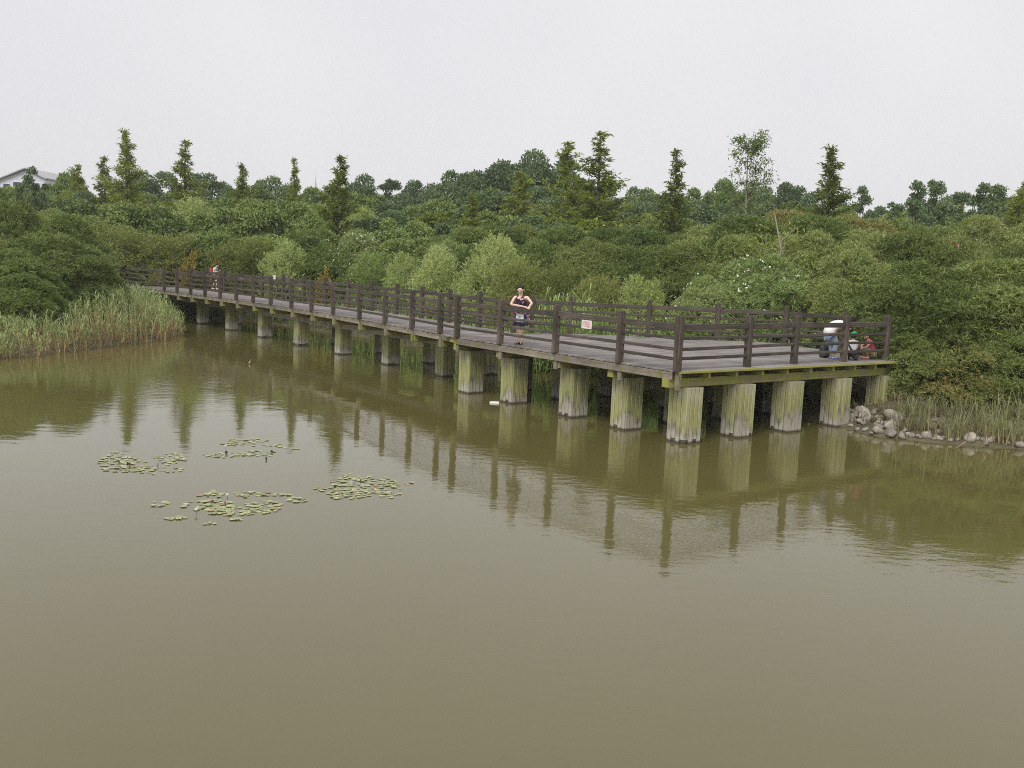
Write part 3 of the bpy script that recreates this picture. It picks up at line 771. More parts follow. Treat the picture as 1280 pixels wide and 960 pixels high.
row(9, 470, 760, 66, [(470, 262), (560, 252), (640, 256), (760, 262)], ['mid_tree', 'dark_tree', 'mid_tree', 'yellow_tree'], 6, 'rounded front row tree', 'middle wood, front row')
row(9, -40, 330, 58, [(-40, 262), (60, 262), (180, 274), (330, 282)], ['oleander', 'olive', 'mid_tree', 'oleander'], 5.5, 'bushy left bank shrub', 'left bank thicket')
row(8, 300, 620, 57, [(300, 284), (480, 286), (620, 284)], ['oleander', 'mid_tree', 'oleander'], 6.2, 'dark thicket shrub behind the willow bushes', 'middle thicket')
row(9, 560, 900, 54, [(560, 284), (700, 276), (800, 276), (900, 278)], ['oleander', 'oleander', 'oleander', 'oleander_brown'], 6.5, 'rounded belt oleander below the wood', 'oleander belt below the redwoods')
row(10, 860, 1350, 47, [(860, 272), (960, 264), (1060, 258), (1180, 266), (1350, 278)], ['oleander', 'oleander', 'oleander_brown'], 6.8, 'mound crest oleander', 'oleanders on the crest of the right mound')
# ---- shrubs close behind the boardwalk
for k, px, py, D, wd, lab in (
    ('oleander', 128, 300, 56, 5.5, 'dark shrub above the left end of the boardwalk'),
    ('oleander', 176, 302, 57, 5.5, 'dark shrub right of the boardwalk end post'),
    ('olive', 218, 296, 58, 4.0, 'yellow green bush with orange tints left of the walking youth'),
    ('orange', 236, 312, 54.5, 1.5, 'small orange tinged bush behind the walkway left of the walking youth'),
    ('orange', 270, 320, 54.5, 1.4, 'low orange bush straight behind the walking youth'),
    ('orange', 404, 332, 50.5, 1.3, 'small orange yellow bush at the foot of the column redwood'),
    ('oleander_flower', 566, 296, 50, 4.2, 'dark shrub with white blossoms above the centre willow bushes'),
    ('oleander', 250, 300, 58, 4.5, 'dark shrub directly behind the walking youth'),
    ('olive', 286, 288, 56, 4.4, 'tall grassy olive bush right of the walking youth'),
    ('olive', 322, 292, 54, 4.0, 'olive bush between the grassy one and the first pale willow'),
    ('willow', 356, 297, 52, 3.6, 'first pale willow bush behind the boardwalk, left of the column redwood'),
    ('oleander_flower', 392, 290, 54, 4.2, 'dark shrub dotted with white flowers beside the first pale willow'),
    ('yellow_tree', 418, 300, 55, 3.0, 'yellow green sapling at the foot of the column redwood'),
    ('oleander_flower', 446, 288, 54, 4.5, 'dark white flowered shrub right of the column redwood'),
    ('willow', 470, 312, 49, 3.4, 'low pale willow right of the white flowered shrub'),
    ('willow', 506, 308, 47, 2.8, 'small pointed willow bush in the row behind the boardwalk'),
    ('willow', 551, 304, 45, 3.6, 'rounded pale willow bush, centre of the row behind the boardwalk'),
    ('oleander', 588, 300, 47, 4.0, 'dark gap shrub between the two largest pale willows'),
    ('willow', 622, 291, 43, 3.8, 'largest pale willow bush behind the railing left of the woman'),
    ('olive', 662, 306, 41, 3.6, 'soft olive bush directly behind the woman'),
    ('olive', 712, 314, 40, 3.4, 'soft olive bush behind the white sign, left one'),
    ('oleander', 690, 292, 45, 4.8, 'dark oleander above the soft bush behind the woman'),
    ('oleander_brown', 740, 292, 44, 5.0, 'brownish oleander above the white sign'),
    ('olive', 762, 326, 37.5, 3.2, 'brown tinged feathery bush right of the white sign'),
    ('willow', 806, 336, 35.5, 2.2, 'small pale willow against the platform back railing'),
    ('oleander_brown', 800, 298, 42, 5.0, 'brown green oleander mound above the small pale willow'),
    ('oleander_brown', 860, 300, 41, 5.4, 'reddish tinged oleander left of the white flowered one'),
    ('oleander_flower', 955, 312, 34.5, 5.0, 'large white flowered oleander overhanging the platform back railing'),
    ('oleander_flower', 892, 340, 34.0, 3.4, 'low white flowered oleander beside the platform back railing'),
    ('oleander', 930, 288, 41, 5.2, 'green oleander behind the white flowered one'),
    ('oleander', 1010, 282, 40, 5.4, 'bright green oleander on the slope behind the bare forked sapling'),
    ('oleander', 1072, 306, 33.5, 4.6, 'deep green oleander in the dark hollow behind the crouching group'),
    ('oleander', 1080, 274, 40, 5.6, 'green oleander on the upper slope above the crouching group'),
    ('oleander_pink', 1150, 280, 38, 5.2, 'oleander with a few pink flowers on the upper right slope'),
    ('oleander_pink', 1215, 284, 38, 5.4, 'oleander with pink flowers near the right edge'),
    ('oleander_brown', 1288, 296, 37, 5.4, 'brown tipped oleander at the right edge, upper one'),
    ('oleander_brown', 1168, 320, 27.6, 5.4, 'big brown tipped oleander mound right of the platform end'),
    ('oleander', 1256, 316, 27.8, 5.6, 'big oleander mound at the right edge above the grassy bank'),
    ('oleander', 1148, 414, 26.0, 2.4, 'low dark oleander touching the platform end post'),
    ('oleander_brown', 1202, 408, 25.8, 3.3, 'dark oleander overhanging the stony bank'),
    ('oleander', 1264, 410, 25.6, 3.3, 'dark oleander above the bank grass at the right edge'),
    ('oleander', 1320, 330, 28, 5.4, 'oleander just inside the right edge behind the bank grass'),
    # the big shrubs on the left bank
    ('oleander_brown', 20, 246, 46, 6.5, 'tall brown tinged shrub at the left edge, upper one'),
    ('oleander', 74, 262, 46, 6.0, 'green shrub above the big mound on the left bank'),
    ('oleander_brown', 62, 290, 40.5, 6.4, 'big brownish oleander mound behind the left reeds'),
    ('oleander_brown', 104, 308, 41.5, 4.4, 'right shoulder of the oleander mound next to the boardwalk end'),
    ('oleander', 4, 306, 37.5, 5.4, 'dark oleander at the left edge behind the reeds'),
    ('oleander', 28, 338, 36.0, 3.2, 'fresh green low oleander in front of the left mound'),
    ('oleander_brown', -50, 262, 42, 6.5, 'brown oleander cut by the left edge')):
    plant(k, px, py, D, wd, lab)

for px, py, D, wd in ((1345, 322, 29, 5.4), (1420, 330, 30, 5.6), (1500, 336, 30, 5.4), (1590, 342, 31, 5.6), (1400, 296, 38, 6), (1520, 306, 38, 6), (1650, 318, 38, 6), (1440, 272, 50, 7), (1590, 282, 50, 7)):
    plant('oleander', px, py, D, wd, 'oleander shrub of the thicket going on beyond the right edge', 'oleanders beyond the right edge')
# ---- thin young trees
def thin_tree(px, py, D, label, seed, tufts=True):
    x, z = at(px, py, D); g = gz(x, D); h = z - g; q = random.Random(seed)
    o = empty('young_tree', (x, D, g), 0, label=label, cat='tree')
    bm = bmesh.new(); pts = [Vector((q.uniform(-.08, .08) * f * 3, 0, -.3 + (h + .2) * f)) for f in (0, .25, .5, .75, 1)]
    add_tube(bm, pts, [.1 if tufts else .08, .08 if tufts else .07, .065 if tufts else .058, .045, .015], 7); ends = []
    for i in range(20 if tufts else 9):
        f = q.uniform(.5, .98) if tufts else q.uniform(.35, .8); a = q.uniform(0, 6.28) if tufts else (0 if i % 2 else PI) + q.uniform(-.4, .4); ln = (1.25 - f * .8) * h * (.2 if tufts else .26)
        b0 = Vector((0, 0, h * f)); e = b0 + Vector((math.cos(a) * ln * .75, math.sin(a) * ln * .75, ln * .75)); add_tube(bm, [b0, (b0 + e) / 2 + Vector((0, 0, -.04)), e], [.03, .02, .01], 5, cap=False); ends += [e, (b0 + e) / 2]
    link('trunk', mesh_bm('trunk', bm, M['pale_bark']), o)
    E_ = np.array([list(e) for e in ends]); k = 85 if tufts else 22
    p = np.repeat(E_, k, 0) + rg.normal(size=(len(E_) * k, 3)) * ([.23, .23, .14] if tufts else [.3, .3, .22])
    link('crown', quads_mesh('crown', leaves(p, rg.normal(size=p.shape) + [0, 0, .2], .2, .07, .2), M['mid_tree' if tufts else 'yellow_tree']), o)
thin_tree(940, 173, 60, 'tall thin tree with bare trunk and wispy crown against the sky', 4)
thin_tree(976, 264, 38.5, 'bare forked pale sapling sticking out of the right oleander mound', 9, False)

# ------------------------------------------------------------------ reeds and bank grass
def blades_mesh(name, pos, hgt, mat, per=7, lw=.03, spread=.35, leafy=True, lean=.12):
    """tussocks: stems bent by their own weight with long leaves; uv.y carries the height along the plant"""
    n = len(pos); V = []; UVv = []
    H = hgt[:, None]; base = pos.copy(); ln_ = rg.normal(size=(n, 2)) * lean
    top = base + np.concatenate([ln_ * H, H], 1)
    mid = base * .5 + top * .5 + np.concatenate([ln_ * -.15 * H, H * 0], 1)
    side = unit(np.concatenate([rg.normal(size=(n, 2)), np.zeros((n, 1))], 1)) * .012
    V.append(np.stack([base - side, base + side, mid + side, mid - side], 1)); UVv.append(np.tile([0, 0, .5, .5], (n, 1)))
    V.append(np.stack([mid - side, mid + side, top + side * .3, top - side * .3], 1)); UVv.append(np.tile([.5, .5, 1, 1], (n, 1)))
    for k in range(per):
        f = rg.uniform(.12 if leafy else 0.0, .95 if leafy else .15, (n, 1)); b0 = base + (top - base) * f
        a = rg.uniform(0, 6.28, n); el = rg.uniform(.5, 1.25, n) if leafy else rg.uniform(.9, 1.45, n)
        d = np.stack([np.cos(a) * np.cos(el), np.sin(a) * np.cos(el), np.sin(el)], 1)
        L = rg.uniform(.6, 1.2, (n, 1)) * spread * (1 if leafy else H)
        m1 = b0 + d * L * .55; tip = b0 + d * L; tip[:, 2] -= (L[:, 0] * rg.uniform(.1, .5, n))
        sd = unit(np.cross(d, [0, 0, 1.])) * lw / 2
        V.append(np.stack([b0 - sd * .5, b0 + sd * .5, m1 + sd, m1 - sd], 1)); V.append(np.stack([m1 - sd, m1 + sd, tip + sd * .1, tip - sd * .1], 1))
        ft = f[:, 0]; dz1 = (m1[:, 2] - base[:, 2]) / hgt; dz2 = (tip[:, 2] - base[:, 2]) / hgt
        UVv.append(np.stack([ft, ft, dz1, dz1], 1)); UVv.append(np.stack([dz1, dz1, dz2, dz2], 1))
    V = np.concatenate(V); UVv = np.concatenate(UVv)
    me_ = quads_mesh(name, V, mat); uv = me_.uv_layers.new(name='UVMap')
    co = np.zeros((len(V) * 4, 2), np.float32); co[:, 1] = UVv.ravel(); uv.data.foreach_set('uv', co.ravel())
    return me_
def scatter(n, x0, x1, y0, y1, lo, hi):
    P_ = np.stack([rg.uniform(x0, x1, n), rg.uniform(y0, y1, n)], 1); sd = shore_sd(P_)
    P_ = P_[(sd > lo) & (sd < hi)]; return P_, shore_sd(P_)
# reed bed on the left bank
Q, sd = scatter(11000, -30, -13.5, 22, 47, -.35, 3.4)
brg = 640 + F_PX * Q[:, 0] / Q[:, 1]
hg = np.interp(brg, [-80, 10, 70, 125, 195, 240, 260], [1.0, 1.1, 1.35, 2.0, 2.05, 1.35, 1.0]) - np.clip(ground_z(Q), 0, 2)
hg = np.clip(hg, .45, 3) * (.6 + .4 * np.clip(sd / 1.2, 0, 1)) * rg.uniform(.7, 1.15, len(Q))
me_ = blades_mesh('reed_bed', np.column_stack([Q, np.maximum(ground_z(Q), -.15) - .03]), hg, M['reed'], per=7, lw=.028, spread=.42)
link('reed_bed', me_, kind='stuff', label='reeds green above and straw coloured below along the left bank', cat='reeds')
# reeds on the far bank seen under and behind the boardwalk
Q, sd = scatter(15000, -20, 8, 27, 60, -.1, 4.0)
Q = Q[(Q[:, 1] > 30) & ~((Q[:, 0] < -13.6) & (Q[:, 1] < 47))]
hg = rg.uniform(.6, 1.35, len(Q))
link('bank_reeds', blades_mesh('bank_reeds', np.column_stack([Q, ground_z(Q) - .03]), hg, M['bright_reed'], per=6, lw=.03, spread=.4), kind='stuff', label='green waterside reeds on the far bank behind the boardwalk', cat='reeds')
# tall fresh reeds behind the woman and the sign
for px, py, D, rx, n, lab in ((690, 372, 34.5, 1.3, 420, 'clump of tall bright green reeds behind the railing beside the woman'), (800, 420, 32.3, .8, 120, 'low tuft of bright reeds behind the platform back railing'), (736, 382, 33.2, .9, 160, 'bright reed tuft behind the white sign')):
    x, z = at(px, py, D); pp = np.column_stack([x + rg.normal(size=n) * rx * .5, D + rg.normal(size=n) * .5]); zz = ground_z(pp)
    o = link('reed_clump', blades_mesh('reed_clump', np.column_stack([pp - [x, D], zz - gz(x, D)]), rg.uniform(.6, 1.05, n) * (z - gz(x, D)), M['bright_reed'], per=6, lw=.045, spread=.6), label=lab, cat='reeds')
    o.location = (x, D, gz(x, D))
# undergrowth: low straw and green grass over the visible land
Q, sd = scatter(13000, 6, 34, 18, 32, .55, 7)
link('bank_grass', blades_mesh('bank_grass', np.column_stack([Q, ground_z(Q) - .02]), rg.uniform(.1, .36, len(Q)), M['straw'], per=6, lw=.018, spread=.8, leafy=False, lean=.3), kind='stuff', label='dry straw and green grass on the right bank', cat='grass')
tufts = ((1142, 541, 1.2, 'blue green grass tuft at the waterline among the stones'), (1192, 548, 1.25, 'tall grass tuft leaning over the water right of the pale stones'), (1222, 540, 1.0, 'grass tuft behind the waterline, right of the tall one'),
         (1248, 552, 1.35, 'tall grass tuft near the right edge at the waterline'), (1274, 556, 1.2, 'grass tuft cut by the right edge at the water'), (1206, 524, .9, 'short grass tuft up the bank under the dark oleander'), (1165, 520, .8, 'short thin grass tuft above the big flat stone'), (1262, 530, 1.0, 'grass tuft up the bank near the right edge'), (1128, 520, .75, 'thin dry tuft next to the last pile'))
for px, py, hh, lab in tufts:
    x, y = onground(px, py); n = 26
    pp = np.column_stack([rg.normal(size=n) * .22, rg.normal(size=n) * .14, np.zeros(n)])
    o = link('grass_tuft', blades_mesh('grass_tuft', pp, rg.uniform(.35, .95, n) * hh * .85, M['blue_grass'], per=5, lw=.014, spread=.95, leafy=False, lean=.2), label=lab, cat='grass', group='grass tufts on the right bank')
    o.location = (x, y, max(gz(x, y), .0) - .02)

# ------------------------------------------------------------------ stones on the right bank
def stone_mesh(seed):
    q = random.Random(seed); bm = bmesh.new(); bmesh.ops.create_icosphere(bm, subdivisions=2, radius=.5)
    pl = [(Vector((q.gauss(0, 1), q.gauss(0, 1), q.gauss(0, .8))).normalized(), q.uniform(.24, .4)) for _ in range(11)]
    for v in bm.verts:
        for n_, d_ in pl:
            k = v.co.dot(n_) - d_
            if k > 0: v.co -= n_ * k * .97
        v.co += Vector((q.gauss(0, 1), q.gauss(0, 1), q.gauss(0, 1))) * .012
    return mesh_bm('stone', bm, M['stone'], True)
stones = [stone_mesh(k) for k in range(7)]
ST = ((1116, 544, 20, 'palest rounded stone lying in the water at the front of the stone pile'), (1100, 540, 16, 'pale stone touching the left side of the palest one'), (1115, 535, 20, 'dark grey stone just behind the palest one'),
      (1120, 525, 27, 'largest flat stone on the bank right of the last pile'), (1077, 528, 16, 'pale angular stone in the middle of the pile by the platform'), (1089, 524, 14, 'upright grey stone between the pile stones and the last pile'),
      (1063, 521, 14, 'grey stone against the right side of the fourth front pile'), (1142, 545, 12, 'flat stone at the waterline left of the tall grass'), (1161, 547, 15, 'pale pointed stone standing alone at the waterline'),
      (1216, 551, 20, 'long low flat stone at the waterline under the tall grass'), (1241, 551, 14, 'grey stone at the waterline near the right edge'), (1277, 559, 16, 'pale stone at the water cut by the right edge'))
REST = ((1073, 515, 10), (1064, 532, 12), (1072, 537, 12), (1083, 537, 12), (1085, 519, 10), (1107, 518, 12), (1150, 546, 8), (1169, 526, 13), (1158, 529, 12), (1164, 534, 11), (1175, 541, 12), (1218, 547, 12), (1254, 547, 13), (1276, 549, 13),
        (1197, 549, 9), (1054, 527, 9), (1058, 515, 9), (1068, 525, 9), (1080, 513, 9), (1096, 531, 10), (1094, 514, 9), (1131, 538, 11), (1137, 532, 10), (1186, 545, 9), (1205, 546, 9), (1230, 549, 9), (1262, 553, 9), (1099, 524, 9), (1108, 528, 9), (1128, 546, 8), (1148, 536, 12), (1090, 541, 8), (1012, 529, 8), (1062, 508, 9), (1070, 506, 8), (1112, 514, 8), (1180, 534, 9), (1268, 545, 9), (1246, 545, 9))
for _ in range(50):
    q = rnd.random(); REST += ((1056 + 78 * q + rnd.uniform(-3, 3), rnd.uniform(506, 522) + 22 * q * rnd.random() + (6 if q < .3 else 10) * rnd.random(), rnd.uniform(9, 21)),)
for _ in range(26): REST += ((rnd.uniform(1135, 1285), 0, rnd.uniform(7, 12)),)
REST = tuple((a, b2 or 543 + (a - 1135) * .09 + rnd.uniform(-5, 3), c) for a, b2, c in REST)
for i, rec in enumerate(list(ST) + [r_ + (None,) for r_ in REST]):
    px, py, wpx, lab = rec
    x, y = onground(px, py + 2); w = wpx / (F_PX / y) * (1.1 if lab else .9)
    g = max(gz(x, y), -.05)
    o = link('stone', stones[i % 7], None, label=lab or ('small stone in the heap beside the fourth front pile' if px < 1080 else 'small stone in the scatter around the last pile' if px < 1135 else 'small stone in the row at the waterline under the grass tufts'), cat='stone', group='named stones on the right bank' if lab else 'heap stones by the fourth pile' if px < 1080 else 'scattered stones by the last pile' if px < 1135 else 'waterline stones under the grass')
    o.scale = (w, w * rnd.uniform(.7, 1), w * rnd.uniform(.5, .85)); o.rotation_euler = (rnd.uniform(-.5, .5), rnd.uniform(-.5, .5), rnd.uniform(0, 6.28) if lab is None else rnd.uniform(-.3, .3))
    o.location = (x, y + w * .3, g + w * .16)
# dry sticks on the bank
M['stick'] = plain('dry_sticks', (.3, .25, .18), .8, 6)
for (x0, y0, x1, y1, z1, lab) in ((1112, 512, 1126, 494, .75, 'pale dry branch leaning up beside the last pile'), (1198, 552, 1206, 545, .25, 'short dry stick lying at the waterline under the grass'), (1228, 553, 1236, 540, .4, 'dry reed stalk slanting over the waterline stones'), (1128, 505, 1121, 472, 1.3, 'thin bent dry stem rising right of the platform')):
    a = onplane(x0, y0, .15); b2 = onplane(x1, y1, z1); bm = bmesh.new()
    add_tube(bm, [(0, 0, 0), ((b2[0] - a[0]) * .5 + .04, (b2[1] - a[1]) * .15, z1 * .45), (b2[0] - a[0], .12, z1 - .1)], [.018, .014, .006], 5)
    o = link('dry_branch', mesh_bm('dry_branch', bm, M['stick']), None, label=lab, cat='branch'); o.location = (a[0], a[1], max(.02, gz(*a)))

# ------------------------------------------------------------------ water lilies
def pad_mat():
    m, t, b = new_mat('lily_pad')
    col = ramp(t, obj_random(t), [(0, (.22, .25, .1)), (.45, (.34, .37, .17)), (.8, (.46, .47, .25)), (.93, (.36, .30, .15)), (1, (.32, .17, .09))])
    col = mix(t, 1.0, col, ramp(t, noise(t, 9, 3, mapping(t, (1, 1, 1))), [(.3, (.8, .8, .8)), (.7, (1.15, 1.15, 1.1))]), 'MULTIPLY')
    t.links.new(col, b.inputs['Base Color']); b.inputs['Roughness'].default_value = .32
    return m
M['pad'] = pad_mat(); M['pad_under'] = plain('lily_leaf_underside', (.09, .06, .045), .6)
def pad_mesh(seed):
    q = random.Random(seed); bm = bmesh.new(); c = bm.verts.new((0, 0, .004)); n = 13; a0 = q.uniform(0, 6.28); vs = []
    for k in range(n):
        a = a0 + .22 + (2 * PI - .44) * k / (n - 1); r_ = .5 * q.uniform(.93, 1.04)
        vs.append(bm.verts.new((r_ * math.cos(a), r_ * math.sin(a) * .95, .006 + q.uniform(-.006, .012))))
    for k in range(n - 1): bm.faces.new((c, vs[k], vs[k + 1]))
    r_ = bmesh.ops.extrude_face_region(bm, geom=list(bm.faces))
    for v in [g for g in r_['geom'] if isinstance(g, bmesh.types.BMVert)]: v.co.z += .005
    return mesh_bm('lily_pad', bm, M['pad'])
pads = [pad_mesh(k) for k in range(4)]
def curled_leaf():
    bm = bmesh.new(); V = []
    for i in range(5):
        f = i / 4; V.append([bm.verts.new((.07 * math.sin(PI * (.1 + f * .85)) * k, .05 * abs(k) + .02 * f, .16 * f)) for k in (-1, -.4, .4, 1)])
    for a, b2 in zip(V, V[1:]):
        for k in range(3): bm.faces.new((a[k], a[k + 1], b2[k + 1], b2[k]))
    return mesh_bm('curled_leaf', bm, M['pad_under'], True)
def bud_mesh():
    bm = bmesh.new(); add_tube(bm, [(0, 0, -.05), (.01, 0, .05), (0, 0, .1)], [.006] * 3, 5, 1)
    for k in range(8):
        a = k * PI / 4; d = Vector((math.cos(a), math.sin(a), 0)); s_ = Vector((-d.y, d.x, 0)); b0 = Vector((0, 0, .09)); op = .045 if k % 2 else .03
        q = [b0, b0 + d * op * .9 + s_ * .018 + Vector((0, 0, .035)), b0 + d * op + Vector((0, 0, .085)), b0 + d * op * .9 - s_ * .018 + Vector((0, 0, .035))]
        bm.faces.new([bm.verts.new(v) for v in q])
    add_ball(bm, (0, 0, .115), .02, .02, .025, 8, 5)
    return mesh_bm('lily_flower', bm, [M['white_petal'], M['pad_under']])
curl_me, bud_me = curled_leaf(), bud_mesh()
def lily_patch(cx, cy, spots, label, curls, buds):
    x0, y0 = onplane(cx, cy, .0); o = empty('water_lily_patch', (x0, y0, 0), 0, label=label, cat='water lilies', group='water lily patches')
    for (ex, ey, rx, ry, n) in spots:
        for _ in range(min(int(n * 2.1), 130)):
            a = rnd.uniform(0, 6.28); q = math.sqrt(rnd.random()); px, py = ex + math.cos(a) * rx * q, ey + math.sin(a) * ry * q
            x, y = onplane(px, py, 0); c = link('lily_pad', rnd.choice(pads), o); c.location = (x - x0, y - y0, rnd.uniform(.0, .012))
            d_ = rnd.uniform(.05, .112); c.scale = (d_, d_, rnd.uniform(.15, .4)); c.rotation_euler = (rnd.uniform(-.04, .04), rnd.uniform(-.04, .04), rnd.uniform(0, 6.28))
    for lst, me_, nm in ((curls, curl_me, 'curled_leaf'), (buds, bud_me, 'lily_flower')):
        for px, py in lst:
            x, y = onplane(px, py, 0); c = link(nm, me_, o); c.location = (x - x0, y - y0, 0); c.rotation_euler = (0, 0, rnd.uniform(0, 6.28)); c.scale = (.4, .4, .36) if nm == 'curled_leaf' else (.6, .6, .55)
lily_patch(175, 579, ((152, 580, 30, 11, 46), (213, 573, 19, 7, 22), (195, 587, 32, 6, 18), (143, 568, 12, 3, 6)), 'leftmost water lily patch, two clumps nearly touching', ((150, 579), (158, 582), (196, 583), (163, 582)), ())
lily_patch(310, 560, ((308, 553, 32, 5, 26), (285, 569, 32, 3, 16), (325, 567, 22, 4, 15), (345, 558, 14, 3, 8), (367, 562, 5, 2, 3)), 'upper middle water lily patch lying in an open ring', ((283, 567), (334, 575), (340, 566)), ((282, 562),))
lily_patch(290, 630, ((262, 632, 34, 7, 28), (290, 640, 30, 6, 22), (330, 634, 24, 8, 22), (262, 618, 18, 5, 8), (315, 618, 24, 4, 10), (222, 648, 14, 2, 6), (200, 630, 10, 4, 4), (372, 625, 13, 3, 7), (262, 655, 6, 2, 2), (296, 650, 6, 1.5, 3), (351, 618, 14, 2, 4)), 'widest and sparsest water lily patch, nearest to the viewer', ((266, 630), (283, 631)), ((284, 624), (245, 643)))
lily_patch(455, 609, ((455, 607, 44, 13, 66), (437, 618, 27, 7, 24), (485, 612, 17, 12, 18), (400, 612, 9, 3, 4), (512, 605, 5, 2, 2), (432, 594, 8, 2, 4)), 'dense rightmost water lily patch, closest to the boardwalk', ((452, 603), (418, 610)), ())

# ------------------------------------------------------------------ floating bits
bm = bmesh.new(); add_box(bm, -.13, .13, -.07, .07, -.01, .035, .01); add_box(bm, -.1, .1, -.05, .05, .034, .045, .004)
o = link('foam_box_lid', mesh_bm('foam_box_lid', bm, plain('white_foam', (.8, .8, .8), .6)), None, label='white foam scrap floating beside the pile under the woman', cat='litter')
o.location = (*onplane(618, 504, 0), 0.0); o.rotation_euler = (0, 0, .1)
bm = bmesh.new(); add_tube(bm, [(0, 0, -.04), (.03, 0, .06), (.09, 0, .2)], [.035, .05, .012], 7); add_tube(bm, [(.09, 0, .2), (.13, 0, .3)], [.008, .004], 5)
o = link('fishing_float', mesh_bm('fishing_float', bm, plain('pale_orange_float', (.6, .4, .24), .5)), None, label='small pale orange float tilted in the water left of the boardwalk piles', cat='float')
o.location = (*onplane(311, 455, 0), 0); o.scale = (.6, .6, .6)

# ------------------------------------------------------------------ signs on the railings
M['sign_white'] = plain('white_sign_panel', (.78, .74, .73), .5, 20, .06); M['sign_red'] = plain('red_sign_print', (.5, .09, .08), .6); M['sign_grey'] = plain('grey_sign_print', (.3, .3, .33), .6)
def sign(loc, rz, w, h, label, red=True):
    o = empty('railing_sign', loc, rz, label=label, cat='sign')
    bm = bmesh.new(); add_box(bm, -w/2, w/2, -.006, .006, -h/2, h/2, .003); link('panel', mesh_bm('panel', bm, M['sign_white']), o)
    bm = bmesh.new(); q = random.Random(3)
    for r_ in range(3 if red else 1):
        n = 7 if red else 4
        zc = h * (.27 - .25 * r_) if red else 0
        for k in range(n):
            xc = -w * .4 + w * .8 * (k + .5) / n; hw, hh = w * .8 / n * .38, h * (.09 if red else .16)
            add_box(bm, xc - hw, xc + hw, -.009, -.006, zc - .12 * hh, zc + .12 * hh)
            add_box(bm, xc - hw * .2, xc + hw * .1, -.0095, -.006, zc - hh, zc + hh)
            if q.random() < .7: add_box(bm, xc - hw, xc + hw * .8, -.0092, -.006, zc + hh * .55, zc + hh * .8)
            if q.random() < .6: add_box(bm, xc - hw * .9, xc + hw, -.0092, -.006, zc - hh * .95, zc - hh * .7)
    link('lettering', mesh_bm('lettering', bm, M['sign_red'] if red else M['sign_grey']), o)
    return o
_fl = math.atan2(-N[1], -N[0]) + PI / 2
sx = s_on_t(734, 446, TC_)
p = st(sx, TC_ - .03 - .04, ZD + .78); sign(p, _fl, .36, .2, 'white sign with small red print hung under the top rail of the platform railing')
sx = s_on_curve(346, 372, WID); p = st(sx, t_near(sx) + WID - .14, ZD + 1.0); sign(p, _fl, .32, .19, 'small white notice on the far railing of the long boardwalk', False)

# ------------------------------------------------------------------ far building and mast
x0, z0 = at(33, 211, 150); xr, zr = at(57, 220.5, 150); g = gz(x0, 150); bw_ = xr - x0
bld = empty('hall', (x0, 150, g), 0, label='pale blue hall with a low gabled roof far behind the trees at the left edge', cat='building')
hz, ez = z0 - g, zr - g - .3
bm = bmesh.new(); prof = [(-bw_ * 1.5, 0), (bw_, 0), (bw_, ez), (0, hz - .15), (-bw_ * 1.5, ez - .6)]
f0 = [bm.verts.new((a, 0, b2)) for a, b2 in prof]; f1 = [bm.verts.new((a, 14, b2)) for a, b2 in prof]
bm.faces.new(f0); bm.faces.new(f1[::-1])
for k in range(5): bm.faces.new((f0[(k + 1) % 5], f0[k], f1[k], f1[(k + 1) % 5]))
M['hall_wall'] = plain('pale_blue_wall', (.6, .64, .7), .7, 1.5, .1); M['hall_roof'] = plain('grey_brown_roof', (.42, .41, .42), .7, 2, .12); M['hall_glass'] = plain('dark_blue_glass', (.05, .065, .1), .15); M['hall_trim'] = plain('white_trim', (.75, .76, .78), .6)
link('wall', mesh_bm('wall', bm, M['hall_wall']), bld)
bm = bmesh.new()
for (xa, za, xb, zb) in ((-bw_ * 1.6, ez - .72, 0, hz), (0, hz, bw_ * 1.1, ez - .12)):
    vs = [bm.verts.new(v) for v in ((xa, -.6, za), (xb, -.6, zb), (xb, 14.6, zb), (xa, 14.6, za))]; f = bm.faces.new(vs)
    r_ = bmesh.ops.extrude_face_region(bm, geom=[f]); bmesh.ops.translate(bm, verts=[v for v in r_['geom'] if isinstance(v, bmesh.types.BMVert)], vec=(0, 0, .16))
link('roof', mesh_bm('roof', bm, M['hall_roof']), bld)
for k in range(4):
    xa = -bw_ * 1.25 + k * bw_ * .52; hh = hz - 2.2 - abs(xa + bw_ * .25) * .22
    bm = bmesh.new(); add_box(bm, xa, xa + bw_ * .4, -.05, .05, hh - 1.0, hh + .55); fr = link('window', mesh_bm('window', bm, M['hall_trim']), bld)
    bm = bmesh.new(); add_box(bm, xa + .1, xa + bw_ * .4 - .1, -.08, -.02, hh - .9, hh + .45); link('pane', mesh_bm('pane', bm, M['hall_glass']), fr)
xm, zm = at(395, 212, 300); o = empty('radio_mast', (xm, 300, 0), 0, label='thin pale radio mast far away between two slim redwoods', cat='mast')
bm = bmesh.new()
for k in range(3):
    a = k * 2 * PI / 3; add_tube(bm, [(math.cos(a) * .9, math.sin(a) * .9, 0), (math.cos(a) * .25, math.sin(a) * .25, zm - 4)], [.09, .06], 4)
for k in range(14):
    f = k / 14; f2 = (k + 1) / 14; h_ = zm - 4
    for j in range(3):
        a = j * 2 * PI / 3; b2 = (j + 1) * 2 * PI / 3; ra, rb = .9 - .65 * f, .9 - .65 * f2
        add_tube(bm, [(math.cos(a) * ra, math.sin(a) * ra, h_ * f), (math.cos(b2) * rb, math.sin(b2) * rb, h_ * f2)], [.04, .04], 4)
link('lattice', mesh_bm('lattice', bm, plain('galvanised_steel', (.42, .43, .45), .5)), o)
bm = bmesh.new(); add_tube(bm, [(0, 0, zm - 4.2), (0, 0, zm)], [.1, .05], 5); link('antenna', mesh_bm('antenna', bm, plain('antenna_steel', (.4, .4, .42), .5)), o)

